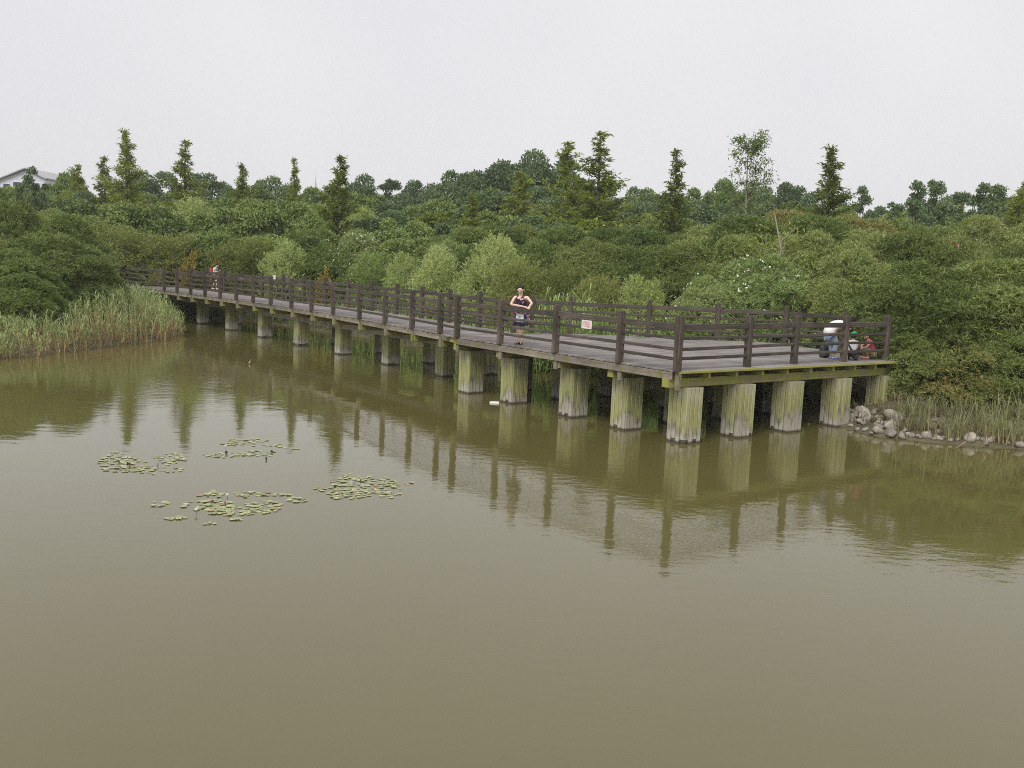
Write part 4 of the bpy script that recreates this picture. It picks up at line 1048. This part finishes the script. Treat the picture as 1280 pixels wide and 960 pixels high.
# ------------------------------------------------------------------ people
def skinned(name, verts, edges, mats, sub=1):
    """one continuous surface grown over a skeleton: verts = [(x, y, z, r)]"""
    me_ = bpy.data.meshes.new(name); me_.from_pydata([v[:3] for v in verts], edges, [])
    ob = bpy.data.objects.new('tmp_' + name, me_); C.objects.link(ob)
    sk = ob.modifiers.new('skin', 'SKIN'); sk.use_smooth_shade = True
    lay = me_.skin_vertices[0].data
    for i, v in enumerate(verts): lay[i].radius = (v[3], v[4] if len(v) > 4 else v[3]); lay[i].use_root = (i == 0)
    if sub: ob.modifiers.new('sub', 'SUBSURF').levels = sub
    dg = bpy.context.evaluated_depsgraph_get(); m2 = bpy.data.meshes.new_from_object(ob.evaluated_get(dg))
    bpy.data.objects.remove(ob); bpy.data.meshes.remove(me_); m2.name = name
    m2.materials.clear(); m2.materials.append(mats)
    m2.polygons.foreach_set('use_smooth', [True] * len(m2.polygons))
    return m2
def chainmesh(name, chains, mat, sub=1):
    """chains of (x, y, z, r) points; a point reused (same object) joins the chains"""
    verts, idx, edges = [], {}, []
    for ch in chains:
        pi = None
        for p in ch:
            k = tuple(round(c, 5) for c in p[:3])
            if k not in idx: idx[k] = len(verts); verts.append(p)
            i = idx[k]
            if pi is not None and pi != i and (pi, i) not in edges: edges.append((pi, i))
            pi = i
    return skinned(name, verts, edges, mat, sub)
def V3(p): return Vector(p[:3])
def hand_chains(wr, el, r, grip=Vector((0, 0, -1))):
    """palm, four unequal bent fingers and a thumb from the side of the palm, for a wrist and elbow"""
    d = (V3(wr) - V3(el)).normalized(); g = (grip - d * grip.dot(d)); g = g.normalized() if g.length > .05 else d.orthogonal().normalized()
    s_ = d.cross(g).normalized(); pc = V3(wr) + d * .055 * r; out_ = [[wr, (*pc, .026 * r, .02 * r)]]
    base = (*pc, .026 * r, .02 * r); out_ = [[wr, base]]
    for k, L in zip((-1.5, -.5, .5, 1.5), (.062, .075, .08, .068)):
        a = pc + s_ * k * .017 * r + d * .035 * r; b2 = a + d * L * .5 * r + g * .012 * r; c = b2 + d * L * .3 * r + g * L * .4 * r
        out_.append([base, (*a, .0105 * r), (*b2, .0095 * r), (*c, .007 * r)])
    a = pc - s_ * .03 * r - d * .01 * r; b2 = a - s_ * .018 * r + d * .03 * r; c = b2 + d * .025 * r + g * .012 * r
    out_.append([base, (*a, .012 * r), (*b2, .0105 * r), (*c, .008 * r)])
    return out_
SKIN = plain('light_skin', (.72, .5, .4), .55); SKIN2 = plain('tanned_skin', (.42, .26, .18), .55)
HAIR = plain('black_hair', (.012, .010, .009), .7); EYE = plain('dark_eyes', (.02, .015, .012), .2); LIP = plain('lips', (.42, .16, .14), .5)
def person(loc, yaw, J, label, skin, r=1.0, hair_len=.1, grips=None, hair=True):
    """J: joints in the person's own frame (x = right hand side, y = facing, z = up)"""
    o = empty('person', loc, yaw, label=label, cat='person')
    pel, chest, neck, head = J['pelvis'], J['chest'], J['neck'], J['head']
    P_ = (*pel, .125 * r, .10 * r); mid = (*(V3(pel) * .5 + V3(chest) * .5), .105 * r, .085 * r); Ch = (*chest, .125 * r, .095 * r); Nk = (*neck, .052 * r)
    hd = V3(head); up = (hd - V3(neck)).normalized()
    H1 = (*(hd - up * .045 * r), .07 * r, .075 * r); H2 = (*(hd + up * .03 * r), .083 * r, .092 * r); H3 = (*(hd + up * .085 * r), .06 * r, .066 * r)
    ch = [[P_, mid, Ch, Nk, H1, H2, H3]]
    for sd in 'RL':
        sg = 1 if sd == 'R' else -1
        sh, el, wr = J['sh' + sd], J['el' + sd], J['wr' + sd]
        Sh, El, Wr = (*sh, .054 * r), (*el, .036 * r), (*wr, .025 * r); ua = (*(V3(sh) * .5 + V3(el) * .5), .043 * r); fa = (*(V3(el) * .6 + V3(wr) * .4), .037 * r)
        ch.append([Ch, Sh, ua, El, fa, Wr]); ch += hand_chains(Wr, El, r, (grips or {}).get(sd, Vector((0, 0, -1))))
        hp, kn, an, to = J['hip' + sd], J['kn' + sd], J['an' + sd], J['to' + sd]
        Hp, Kn, An = (*hp, .092 * r), (*kn, .055 * r), (*an, .036 * r); th = (*(V3(hp) * .5 + V3(kn) * .5), .077 * r); cf = (*(V3(kn) * .65 + V3(an) * .35), .056 * r)
        hl = V3(an) * 1.0 + (V3(an) - V3(to)) * .12
        ch.append([P_, Hp, th, Kn, cf, An, (*(V3(an) * .45 + V3(to) * .55), .036 * r, .028 * r), (*to, .03 * r, .02 * r)])
    body = link('body', chainmesh('body', ch, skin, 1), o)
    # face: nose, mouth, eyes and ears, turned the way the head looks
    fwd = Vector(J.get('look', (0, 1, 0))); fwd = (fwd - up * fwd.dot(up)).normalized(); rt = fwd.cross(up)
    def hp_(a, b2, c): return hd + rt * a * r + fwd * b2 * r + up * c * r
    bm = bmesh.new(); add_ball(bm, hp_(0, .098, -.005), .013 * r, .02 * r, .02 * r, 6, 5); add_ball(bm, hp_(.088, -.005, 0), .012 * r, .022 * r, .03 * r, 6, 5); add_ball(bm, hp_(-.088, -.005, 0), .012 * r, .022 * r, .03 * r, 6, 5)
    link('nose_and_ears', mesh_bm('nose_and_ears', bm, skin, True), o)
    for a in (-.034, .034):
        bm = bmesh.new(); add_ball(bm, hp_(a, .083, .022), .011 * r, .007 * r, .006 * r, 6, 5); link('eye', mesh_bm('eye', bm, EYE, True), o)
    bm = bmesh.new(); add_ball(bm, hp_(0, .088, -.042), .024 * r, .008 * r, .008 * r, 6, 5); link('mouth', mesh_bm('mouth', bm, LIP, True), o)
    if hair:
        rot = Matrix((rt, fwd, up)).transposed(); bm = bmesh.new()
        add_ball(bm, hd + up * .052 * r - fwd * .04 * r, .099 * r, .092 * r, .085 * r, 12, 8, 0, rot)
        add_ball(bm, hd - fwd * .05 * r - up * .005 * r, .094 * r, .062 * r, .1 * r, 12, 8, 0, rot)
        if hair_len > .1: add_ball(bm, hd - fwd * .07 * r - up * .1 * r, .06 * r, .045 * r, hair_len * r, 10, 7, 0, rot)
        link('hair', mesh_bm('hair', bm, HAIR, True), o)
    return o
def lp(loc, yaw, w):
    """world point to the person's own frame"""
    d = Vector(w) - Vector(loc); c, s_ = math.cos(-yaw), math.sin(-yaw)
    return (d.x * c - d.y * s_, d.x * s_ + d.y * c, d.z)
def yaw_of(dx, dy): return math.atan2(dy, dx) - PI / 2

# the woman leaning on the railing
def print_mat(name, a, b_, c_, sc):
    m, t, b = new_mat(name)
    v = t.nodes.new('ShaderNodeTexVoronoi'); v.inputs['Scale'].default_value = sc; t.links.new(mapping(t, (1, 1, 1)), v.inputs['Vector'])
    s = t.nodes.new('ShaderNodeSeparateXYZ'); t.links.new(v.outputs['Color'], s.inputs[0])
    r_ = ramp(t, s.outputs['X'], [(0, a), (.5, b_), (.8, c_)]); t.links.new(r_, b.inputs['Base Color']); b.inputs['Roughness'].default_value = .7
    t.nodes[r_.node.name].color_ramp.interpolation = 'CONSTANT'
    return m
DRESS = print_mat('navy_dress_with_pink_print', (.02, .018, .045), (.035, .025, .075), (.5, .2, .27), 17)
x, y = onplane(650.5, 430.3, ZD); WL = Vector((x, y, ZD)); wy = yaw_of(-.32, -.95)
s_w = float(np.dot((x, y), U)); rail = lambda ds, dz=1.035: lp(WL, wy, st(s_w + ds, TC_ - .01, ZD + dz))
J = dict(pelvis=(.02, -.03, .84), chest=(.0, .1, 1.17), neck=(0, .15, 1.335), head=(.0, .19, 1.45),
         shR=(.16, .13, 1.27), elR=(.24, .24, 1.06), wrR=None, shL=(-.165, .12, 1.275), elL=(-.32, .16, 1.12), wrL=None,
         hipR=(.09, -.02, .80), knR=(.05, .04, .44), anR=(-.02, .0, .07), toR=(-.05, .15, .035), hipL=(-.08, -.02, .80), knL=(-.05, .03, .44), anL=(.04, -.04, .07), toL=(.07, .1, .035), look=(-.12, 1, -.08))
railp = lambda px, dz=1.04: Vector(lp(WL, wy, st(s_on_t(px, 433, TC_), TC_ + .03, ZD + dz)))
J['wrR'] = tuple(railp(653)); J['wrL'] = tuple(railp(658, 1.05))
print('wrists', J['wrR'], J['wrL'])
wom = person(WL, wy, J, 'woman in a navy print dress leaning on the platform railing with one elbow out', SKIN, 1.0, .14)
p_ = lambda q, r1, r2=None: (*q, r1, r2 or r1)
link('dress', chainmesh('dress', [[p_((.02, -.03, .78), .15, .125), p_((.02, -.02, .9), .15, .125), p_((.01, .04, 1.03), .132, .108), p_((0, .1, 1.16), .15, .12), p_((0, .13, 1.245), .12, .1)], [p_((0, .13, 1.245), .12, .1), p_((.12, .135, 1.295), .05)], [p_((0, .13, 1.245), .12, .1), p_((-.12, .128, 1.295), .05)]], DRESS, 1), wom)
bm = bmesh.new(); rr_ = []
for f, rx, ry in ((0, .165, .135), (.35, .2, .165), (.7, .205, .165), (1, .2, .16)):
    rr_.append([bm.verts.new((.02 + rx * (1 + .05 * math.sin(k * 3)) * math.cos(2*PI*k/18), -.02 + ry * (1 + .05 * math.sin(k * 3)) * math.sin(2*PI*k/18), .92 - .42 * f)) for k in range(18)])
for a, b2 in zip(rr_, rr_[1:]):
    for k in range(18): bm.faces.new((a[k], a[(k + 1) % 18], b2[(k + 1) % 18], b2[k]))
link('skirt', mesh_bm('skirt', bm, DRESS, True), wom)
SHOE = plain('black_sandals', (.02, .018, .02), .4)
def shoes(o, J, mat, r=1.0, name='shoe'):
    for sd in 'RL':
        a, t_ = V3(J['an' + sd]), V3(J['to' + sd]); d = (t_ - a); d.z = 0; d = d.normalized() if d.length > .01 else Vector((0, 1, 0)); zb = min(a.z, t_.z)
        b0 = Vector((a.x, a.y, zb)); link(name, chainmesh(name, [[(*(b0 - d * .045 * r), .04 * r, .036 * r), (*(b0 + d * .04 * r), .045 * r, .036 * r), (*(b0 + d * .13 * r), .045 * r, .03 * r), (*(b0 + d * .18 * r), .034 * r, .024 * r)]], mat, 1), o)
for sd in 'RL':
    t_ = V3(J['to' + sd]); a = V3(J['an' + sd]); d = t_ - a; d.z = 0; d.normalize(); bm = bmesh.new(); sv = d.cross(Vector((0, 0, 1)))
    for q0, q1, wv in ((-.07, .2, .042),):
        vs = [a + d * q0 + sv * wv, a + d * q1 + sv * wv * .9, a + d * q1 - sv * wv * .9, a + d * q0 - sv * wv]
        f = bm.faces.new([bm.verts.new((v.x, v.y, .004)) for v in vs]); r_ = bmesh.ops.extrude_face_region(bm, geom=[f]); bmesh.ops.translate(bm, verts=[v for v in r_['geom'] if isinstance(v, bmesh.types.BMVert)], vec=(0, 0, .02))
    c = a + d * .11; add_tube(bm, [c + sv * .042 + Vector((0, 0, -.045)), c + Vector((0, 0, .012)), c - sv * .042 + Vector((0, 0, -.045))], [.012, .014, .012], 5)
    c = a - d * .02; add_tube(bm, [c + sv * .045 + Vector((0, 0, .0)), c + d * .05 + Vector((0, 0, .02)), c - sv * .045], [.01, .012, .01], 5)
    link('sandal', mesh_bm('sandal', bm, SHOE), wom)
# her bag, hanging from the forearm against the skirt
BAGB = plain('navy_bag_cloth', (.03, .04, .10), .6); BAGW = plain('white_bag_panel', (.9, .9, .92), .5)
q = WL + Vector((0, 0, 0)); bag = empty('handbag', st(s_on_t(645.5, 434, TC_), TC_ + .12, ZD + .66), _fl, label='white fronted navy bag hanging in front of the woman', cat='bag')
bm = bmesh.new(); add_box(bm, -.17, .17, -.05, .05, -.12, .20, .02); link('body', mesh_bm('body', bm, BAGB), bag)
bm = bmesh.new(); add_box(bm, -.155, .155, -.06, -.045, -.03, .19, .01); pn = link('front_panel', mesh_bm('front_panel', bm, BAGW), bag)
bm = bmesh.new()
for k in range(4): add_box(bm, -.06 + k * .035, -.035 + k * .035, -.064, -.058, .085, .115 + .012 * (k % 2))
link('print', mesh_bm('print', bm, M['sign_grey']), pn)
bm = bmesh.new(); add_tube(bm, [(-.1, 0, .19), (-.07, 0, .34), (0, 0, .40), (.07, 0, .34), (.1, 0, .19)], [.012] * 5, 6); link('handle', mesh_bm('handle', bm, BAGB), bag)

# the youth with a red backpack
WHITE = plain('white_cotton', (.8, .8, .8), .8, 8, .08); NAVY = plain('navy_shorts', (.022, .027, .06), .8); RED = plain('red_nylon', (.34, .06, .045), .6, 5, .3); DGREY = plain('dark_nylon', (.03, .03, .035), .6)
x, y = onplane(268, 362, ZD); YL = Vector((x, y, ZD)); yy = yaw_of(.97, -.22)
J = dict(pelvis=(0, 0, .78), chest=(0, .06, 1.10), neck=(0, .12, 1.255), head=(0, .19, 1.35), shR=(.15, .08, 1.18), elR=(.2, .06, .96), wrR=(.09, .28, 1.02), shL=(-.15, .08, 1.18), elL=(-.2, .08, .96), wrL=(-.06, .3, 1.05),
         hipR=(.08, 0, .74), knR=(.08, .2, .42), anR=(.08, .16, .07), toR=(.09, .31, .035), hipL=(-.08, 0, .74), knL=(-.08, -.02, .40), anL=(-.08, -.2, .09), toL=(-.09, -.06, .035), look=(0, 1, -.7))
yo = person(YL, yy, J, 'youth in white shirt and navy shorts walking with a red backpack', SKIN, .94, .1, {'R': Vector((-.4, 0, .6)), 'L': Vector((.4, 0, .6))})
link('shirt', chainmesh('shirt', [[p_((0, .0, .80), .135, .11), p_((0, .03, .95), .13, .105), p_((0, .06, 1.1), .14, .11), p_((0, .1, 1.2), .09)], [p_((0, .06, 1.1), .14, .11), p_((.15, .08, 1.18), .068), p_((.18, .07, 1.06), .06)], [p_((0, .06, 1.1), .14, .11), p_((-.15, .08, 1.18), .068), p_((-.18, .08, 1.06), .06)]], WHITE), yo)
link('shorts', chainmesh('shorts', [[p_((0, 0, .79), .14, .12), p_((.085, .01, .70), .105), p_((.085, .13, .52), .098)], [p_((0, 0, .79), .14, .12), p_((-.085, .0, .70), .105), p_((-.085, -.01, .52), .098)]], NAVY), yo)
shoes(yo, J, WHITE, .95)
bp = empty('backpack', YL + Vector((0, 0, 0)), yy, label='red backpack worn by the walking youth', cat='backpack')
bm = bmesh.new(); add_box(bm, -.15, .15, -.25, -.07, .80, 1.2, .05); link('body', mesh_bm('body', bm, RED), bp)
bm = bmesh.new(); add_box(bm, -.11, .11, -.30, -.24, .82, 1.02, .03); link('pocket', mesh_bm('pocket', bm, RED), bp)
bm = bmesh.new(); add_box(bm, -.145, .145, -.24, -.06, 1.19, 1.25, .03); link('flap', mesh_bm('flap', bm, DGREY), bp)
for sg in (-1, 1):
    bm = bmesh.new(); add_tube(bm, [(sg * .1, -.07, 1.17), (sg * .11, .05, 1.27), (sg * .12, .19, 1.12), (sg * .13, .16, .95), (sg * .12, -.05, .84)], [.018] * 5, 5); link('strap', mesh_bm('strap', bm, DGREY), bp)
bm = bmesh.new(); add_box(bm, -.035, .035, .375, .385, 1.0, 1.14, .003)
ph = link('phone', mesh_bm('phone', bm, DGREY), None, label='dark phone held by the walking youth', cat='phone'); ph.location = YL; ph.rotation_euler = (0, 0, yy)

# the group at the platform corner
JEAN = plain('pale_blue_jeans', (.25, .31, .42), .8, 10, .25); BLUE = plain('blue_white_trainers', (.2, .3, .55), .6, 14, .5); PINK = plain('pink_cotton', (.62, .07, .17), .75, 9, .15); KHAKI = plain('khaki_trousers', (.26, .24, .11), .8); GREEN = plain('green_cap', (.03, .28, .12), .7); PINKSHOE = plain('pink_boots', (.7, .28, .3), .6); DARK = plain('dark_trousers', (.03, .03, .04), .8)
x, y = onplane(1040, 448.5, ZD); AL = Vector((x, y, ZD)); ay = yaw_of(.93, .35)
J = dict(pelvis=(0, -.12, .78), chest=(0, .20, .95), neck=(0, .36, .90), head=(0, .45, .80), shR=(.16, .25, .91), elR=(.17, .30, .65), wrR=(.12, .42, .46), shL=(-.16, .25, .91), elL=(-.17, .30, .65), wrL=(-.1, .42, .42),
         hipR=(.09, -.12, .70), knR=(.1, .02, .40), anR=(.1, -.05, .07), toR=(.11, .1, .035), hipL=(-.09, -.12, .70), knL=(-.1, .04, .40), anL=(-.1, .03, .07), toL=(-.11, .18, .035), look=(0, .3, -1))
ad = person(AL, ay, J, 'adult in white top and pale jeans bending over by the railing', SKIN2, .95, .1)
link('shirt', chainmesh('shirt', [[p_((0, -.17, .62), .165, .15), p_((0, -.17, .72), .175, .16), p_((0, -.12, .82), .175, .155), p_((0, .04, .92), .17, .15), p_((0, .20, .96), .175, .15), p_((0, .32, .92), .1)], [p_((0, .20, .96), .175, .15), p_((.16, .25, .91), .085), p_((.17, .28, .78), .075)], [p_((0, .20, .96), .175, .15), p_((-.16, .25, .91), .085), p_((-.17, .28, .78), .075)]], WHITE), ad)
link('jeans', chainmesh('jeans', [[p_((0, -.12, .64), .13, .12)] + [p_((.09, -.10, .60), .108), p_((.1, .02, .40), .088), p_((.1, -.04, .12), .07)], [p_((0, -.12, .64), .13, .12), p_((-.09, -.10, .60), .108), p_((-.1, .04, .40), .088), p_((-.1, .03, .12), .07)]], JEAN), ad)
shoes(ad, J, BLUE)
def crouch(px, py, yaw, label, skin, r, top_m, leg_m, hair=True):
    x, y = onplane(px, py, ZD); L_ = Vector((x, y, ZD)); k = r
    J = dict(pelvis=(0, -.1, .2), chest=(0, .0, .46), neck=(0, .06, .6), head=(0, .12, .7), shR=(.14, .03, .53), elR=(.19, .2, .38), wrR=(.08, .36, .33), shL=(-.14, .03, .53), elL=(-.19, .2, .38), wrL=(-.07, .36, .3),
             hipR=(.08, -.08, .2), knR=(.13, .24, .36), anR=(.11, .08, .07), toR=(.12, .22, .035), hipL=(-.08, -.08, .2), knL=(-.13, .24, .36), anL=(-.11, .08, .07), toL=(-.12, .22, .035), look=(0, 1, -.6))
    J = {a: (tuple(c * k for c in b2) if a != 'look' else b2) for a, b2 in J.items()}
    o = person(L_, yaw, J, label, skin, r * .95, .1, None, hair)
    sc = lambda q, a, b2=None: (q[0] * k, q[1] * k, q[2] * k, a * k, (b2 or a) * k)
    link('shirt', chainmesh('shirt', [[sc((0, -.1, .2), .14, .115), sc((0, -.05, .33), .13, .11), sc((0, .0, .46), .14, .11), sc((0, .05, .56), .08)], [sc((0, .0, .46), .14, .11), sc((.14, .03, .53), .068), sc((.175, .12, .45), .058)], [sc((0, .0, .46), .14, .11), sc((-.14, .03, .53), .068), sc((-.175, .12, .45), .058)]], top_m), o)
    link('trousers', chainmesh('trousers', [[sc((0, -.1, .17), .13, .11), sc((.085, -.06, .19), .105), sc((.13, .24, .35), .076), sc((.115, .1, .13), .06)], [sc((0, -.1, .17), .13, .11), sc((-.085, -.06, .19), .105), sc((-.13, .24, .35), .076), sc((-.115, .1, .13), .06)]], leg_m), o)
    return o, J, L_
o, J, L_ = crouch(1064, 449.8, yaw_of(.5, .86), 'child in white shirt and green cap crouching with back turned', SKIN2, .88, WHITE, DARK)
shoes(o, J, DARK, .85)
cy_ = yaw_of(.5, .86); hd = V3(J['head']); cp = empty('cap', L_, cy_, label='green cap on the head of the crouching child', cat='cap')
bm = bmesh.new(); add_ball(bm, hd + Vector((0, -.005, .055)), .098, .105, .085, 14, 8); link('crown', mesh_bm('crown', bm, GREEN, True), cp)
bm = bmesh.new(); add_ball(bm, hd + Vector((0, .12, .04)), .08, .08, .012, 12, 5); link('peak', mesh_bm('peak', bm, GREEN, True), cp)
sb = empty('shoulder_bag', L_, cy_, label='dark bag slung across the back of the child in white', cat='bag')
bm = bmesh.new(); add_tube(bm, [(-.13, .06, .5), (-.1, -.09, .44), (0, -.165, .3), (.12, -.18, .19)], [.022] * 4, 6); link('strap', mesh_bm('strap', bm, DGREY), sb)
bm = bmesh.new(); add_box(bm, .05, .22, -.27, -.18, .06, .22, .03); link('pouch', mesh_bm('pouch', bm, DGREY), sb)
o, J, L_ = crouch(1086, 448.5, yaw_of(-.93, -.1), 'child in a pink top crouching and facing left at the platform corner', SKIN2, .86, PINK, KHAKI)
shoes(o, J, PINKSHOE, .85, 'boot')
x, y = onplane(1057.5, 450.5, ZD); bt = empty('drink_bottle', (x, y, ZD), 0, label='small yellow drink bottle standing on the deck beside the child in white', cat='bottle')
bm = bmesh.new(); add_tube(bm, [(0, 0, 0), (0, 0, .12), (0, 0, .15), (0, 0, .17)], [.04, .04, .02, .018], 10); link('body', mesh_bm('body', bm, plain('yellow_drink', (.75, .6, .16), .3)), bt)
bm = bmesh.new(); add_tube(bm, [(0, 0, .168), (0, 0, .195)], [.021, .021], 10); link('cap', mesh_bm('cap', bm, WHITE), bt)
x, y = onplane(1030, 447, ZD); kb = empty('rucksack', (x, y, ZD), .4, label='black rucksack on the deck behind the bending adult', cat='bag')
bm = bmesh.new(); add_box(bm, -.14, .14, -.09, .09, 0, .33, .05); link('body', mesh_bm('body', bm, DGREY), kb)
bm = bmesh.new(); add_box(bm, -.1, .1, -.13, -.085, .03, .18, .03); link('pocket', mesh_bm('pocket', bm, DGREY), kb)
bm = bmesh.new(); add_tube(bm, [(-.05, .02, .32), (0, .02, .38), (.05, .02, .32)], [.01] * 3, 6); link('handle', mesh_bm('handle', bm, DGREY), kb)

# ------------------------------------------------------------------ haze
bm = bmesh.new(); add_box(bm, -700, 700, -600, 800, -3.5, 45)
m = bpy.data.materials.new('haze_air'); m.use_nodes = True; t = m.node_tree; t.nodes.clear()
oo = t.nodes.new('ShaderNodeOutputMaterial'); pv = t.nodes.new('ShaderNodeVolumePrincipled')
pv.inputs['Color'].default_value = (.98, .98, .98, 1); pv.inputs['Density'].default_value = .00045; pv.inputs['Anisotropy'].default_value = 0
t.links.new(pv.outputs[0], oo.inputs['Volume'])
link('haze', mesh_bm('haze', bm, m), kind='stuff', label='thin pale haze in the humid air')
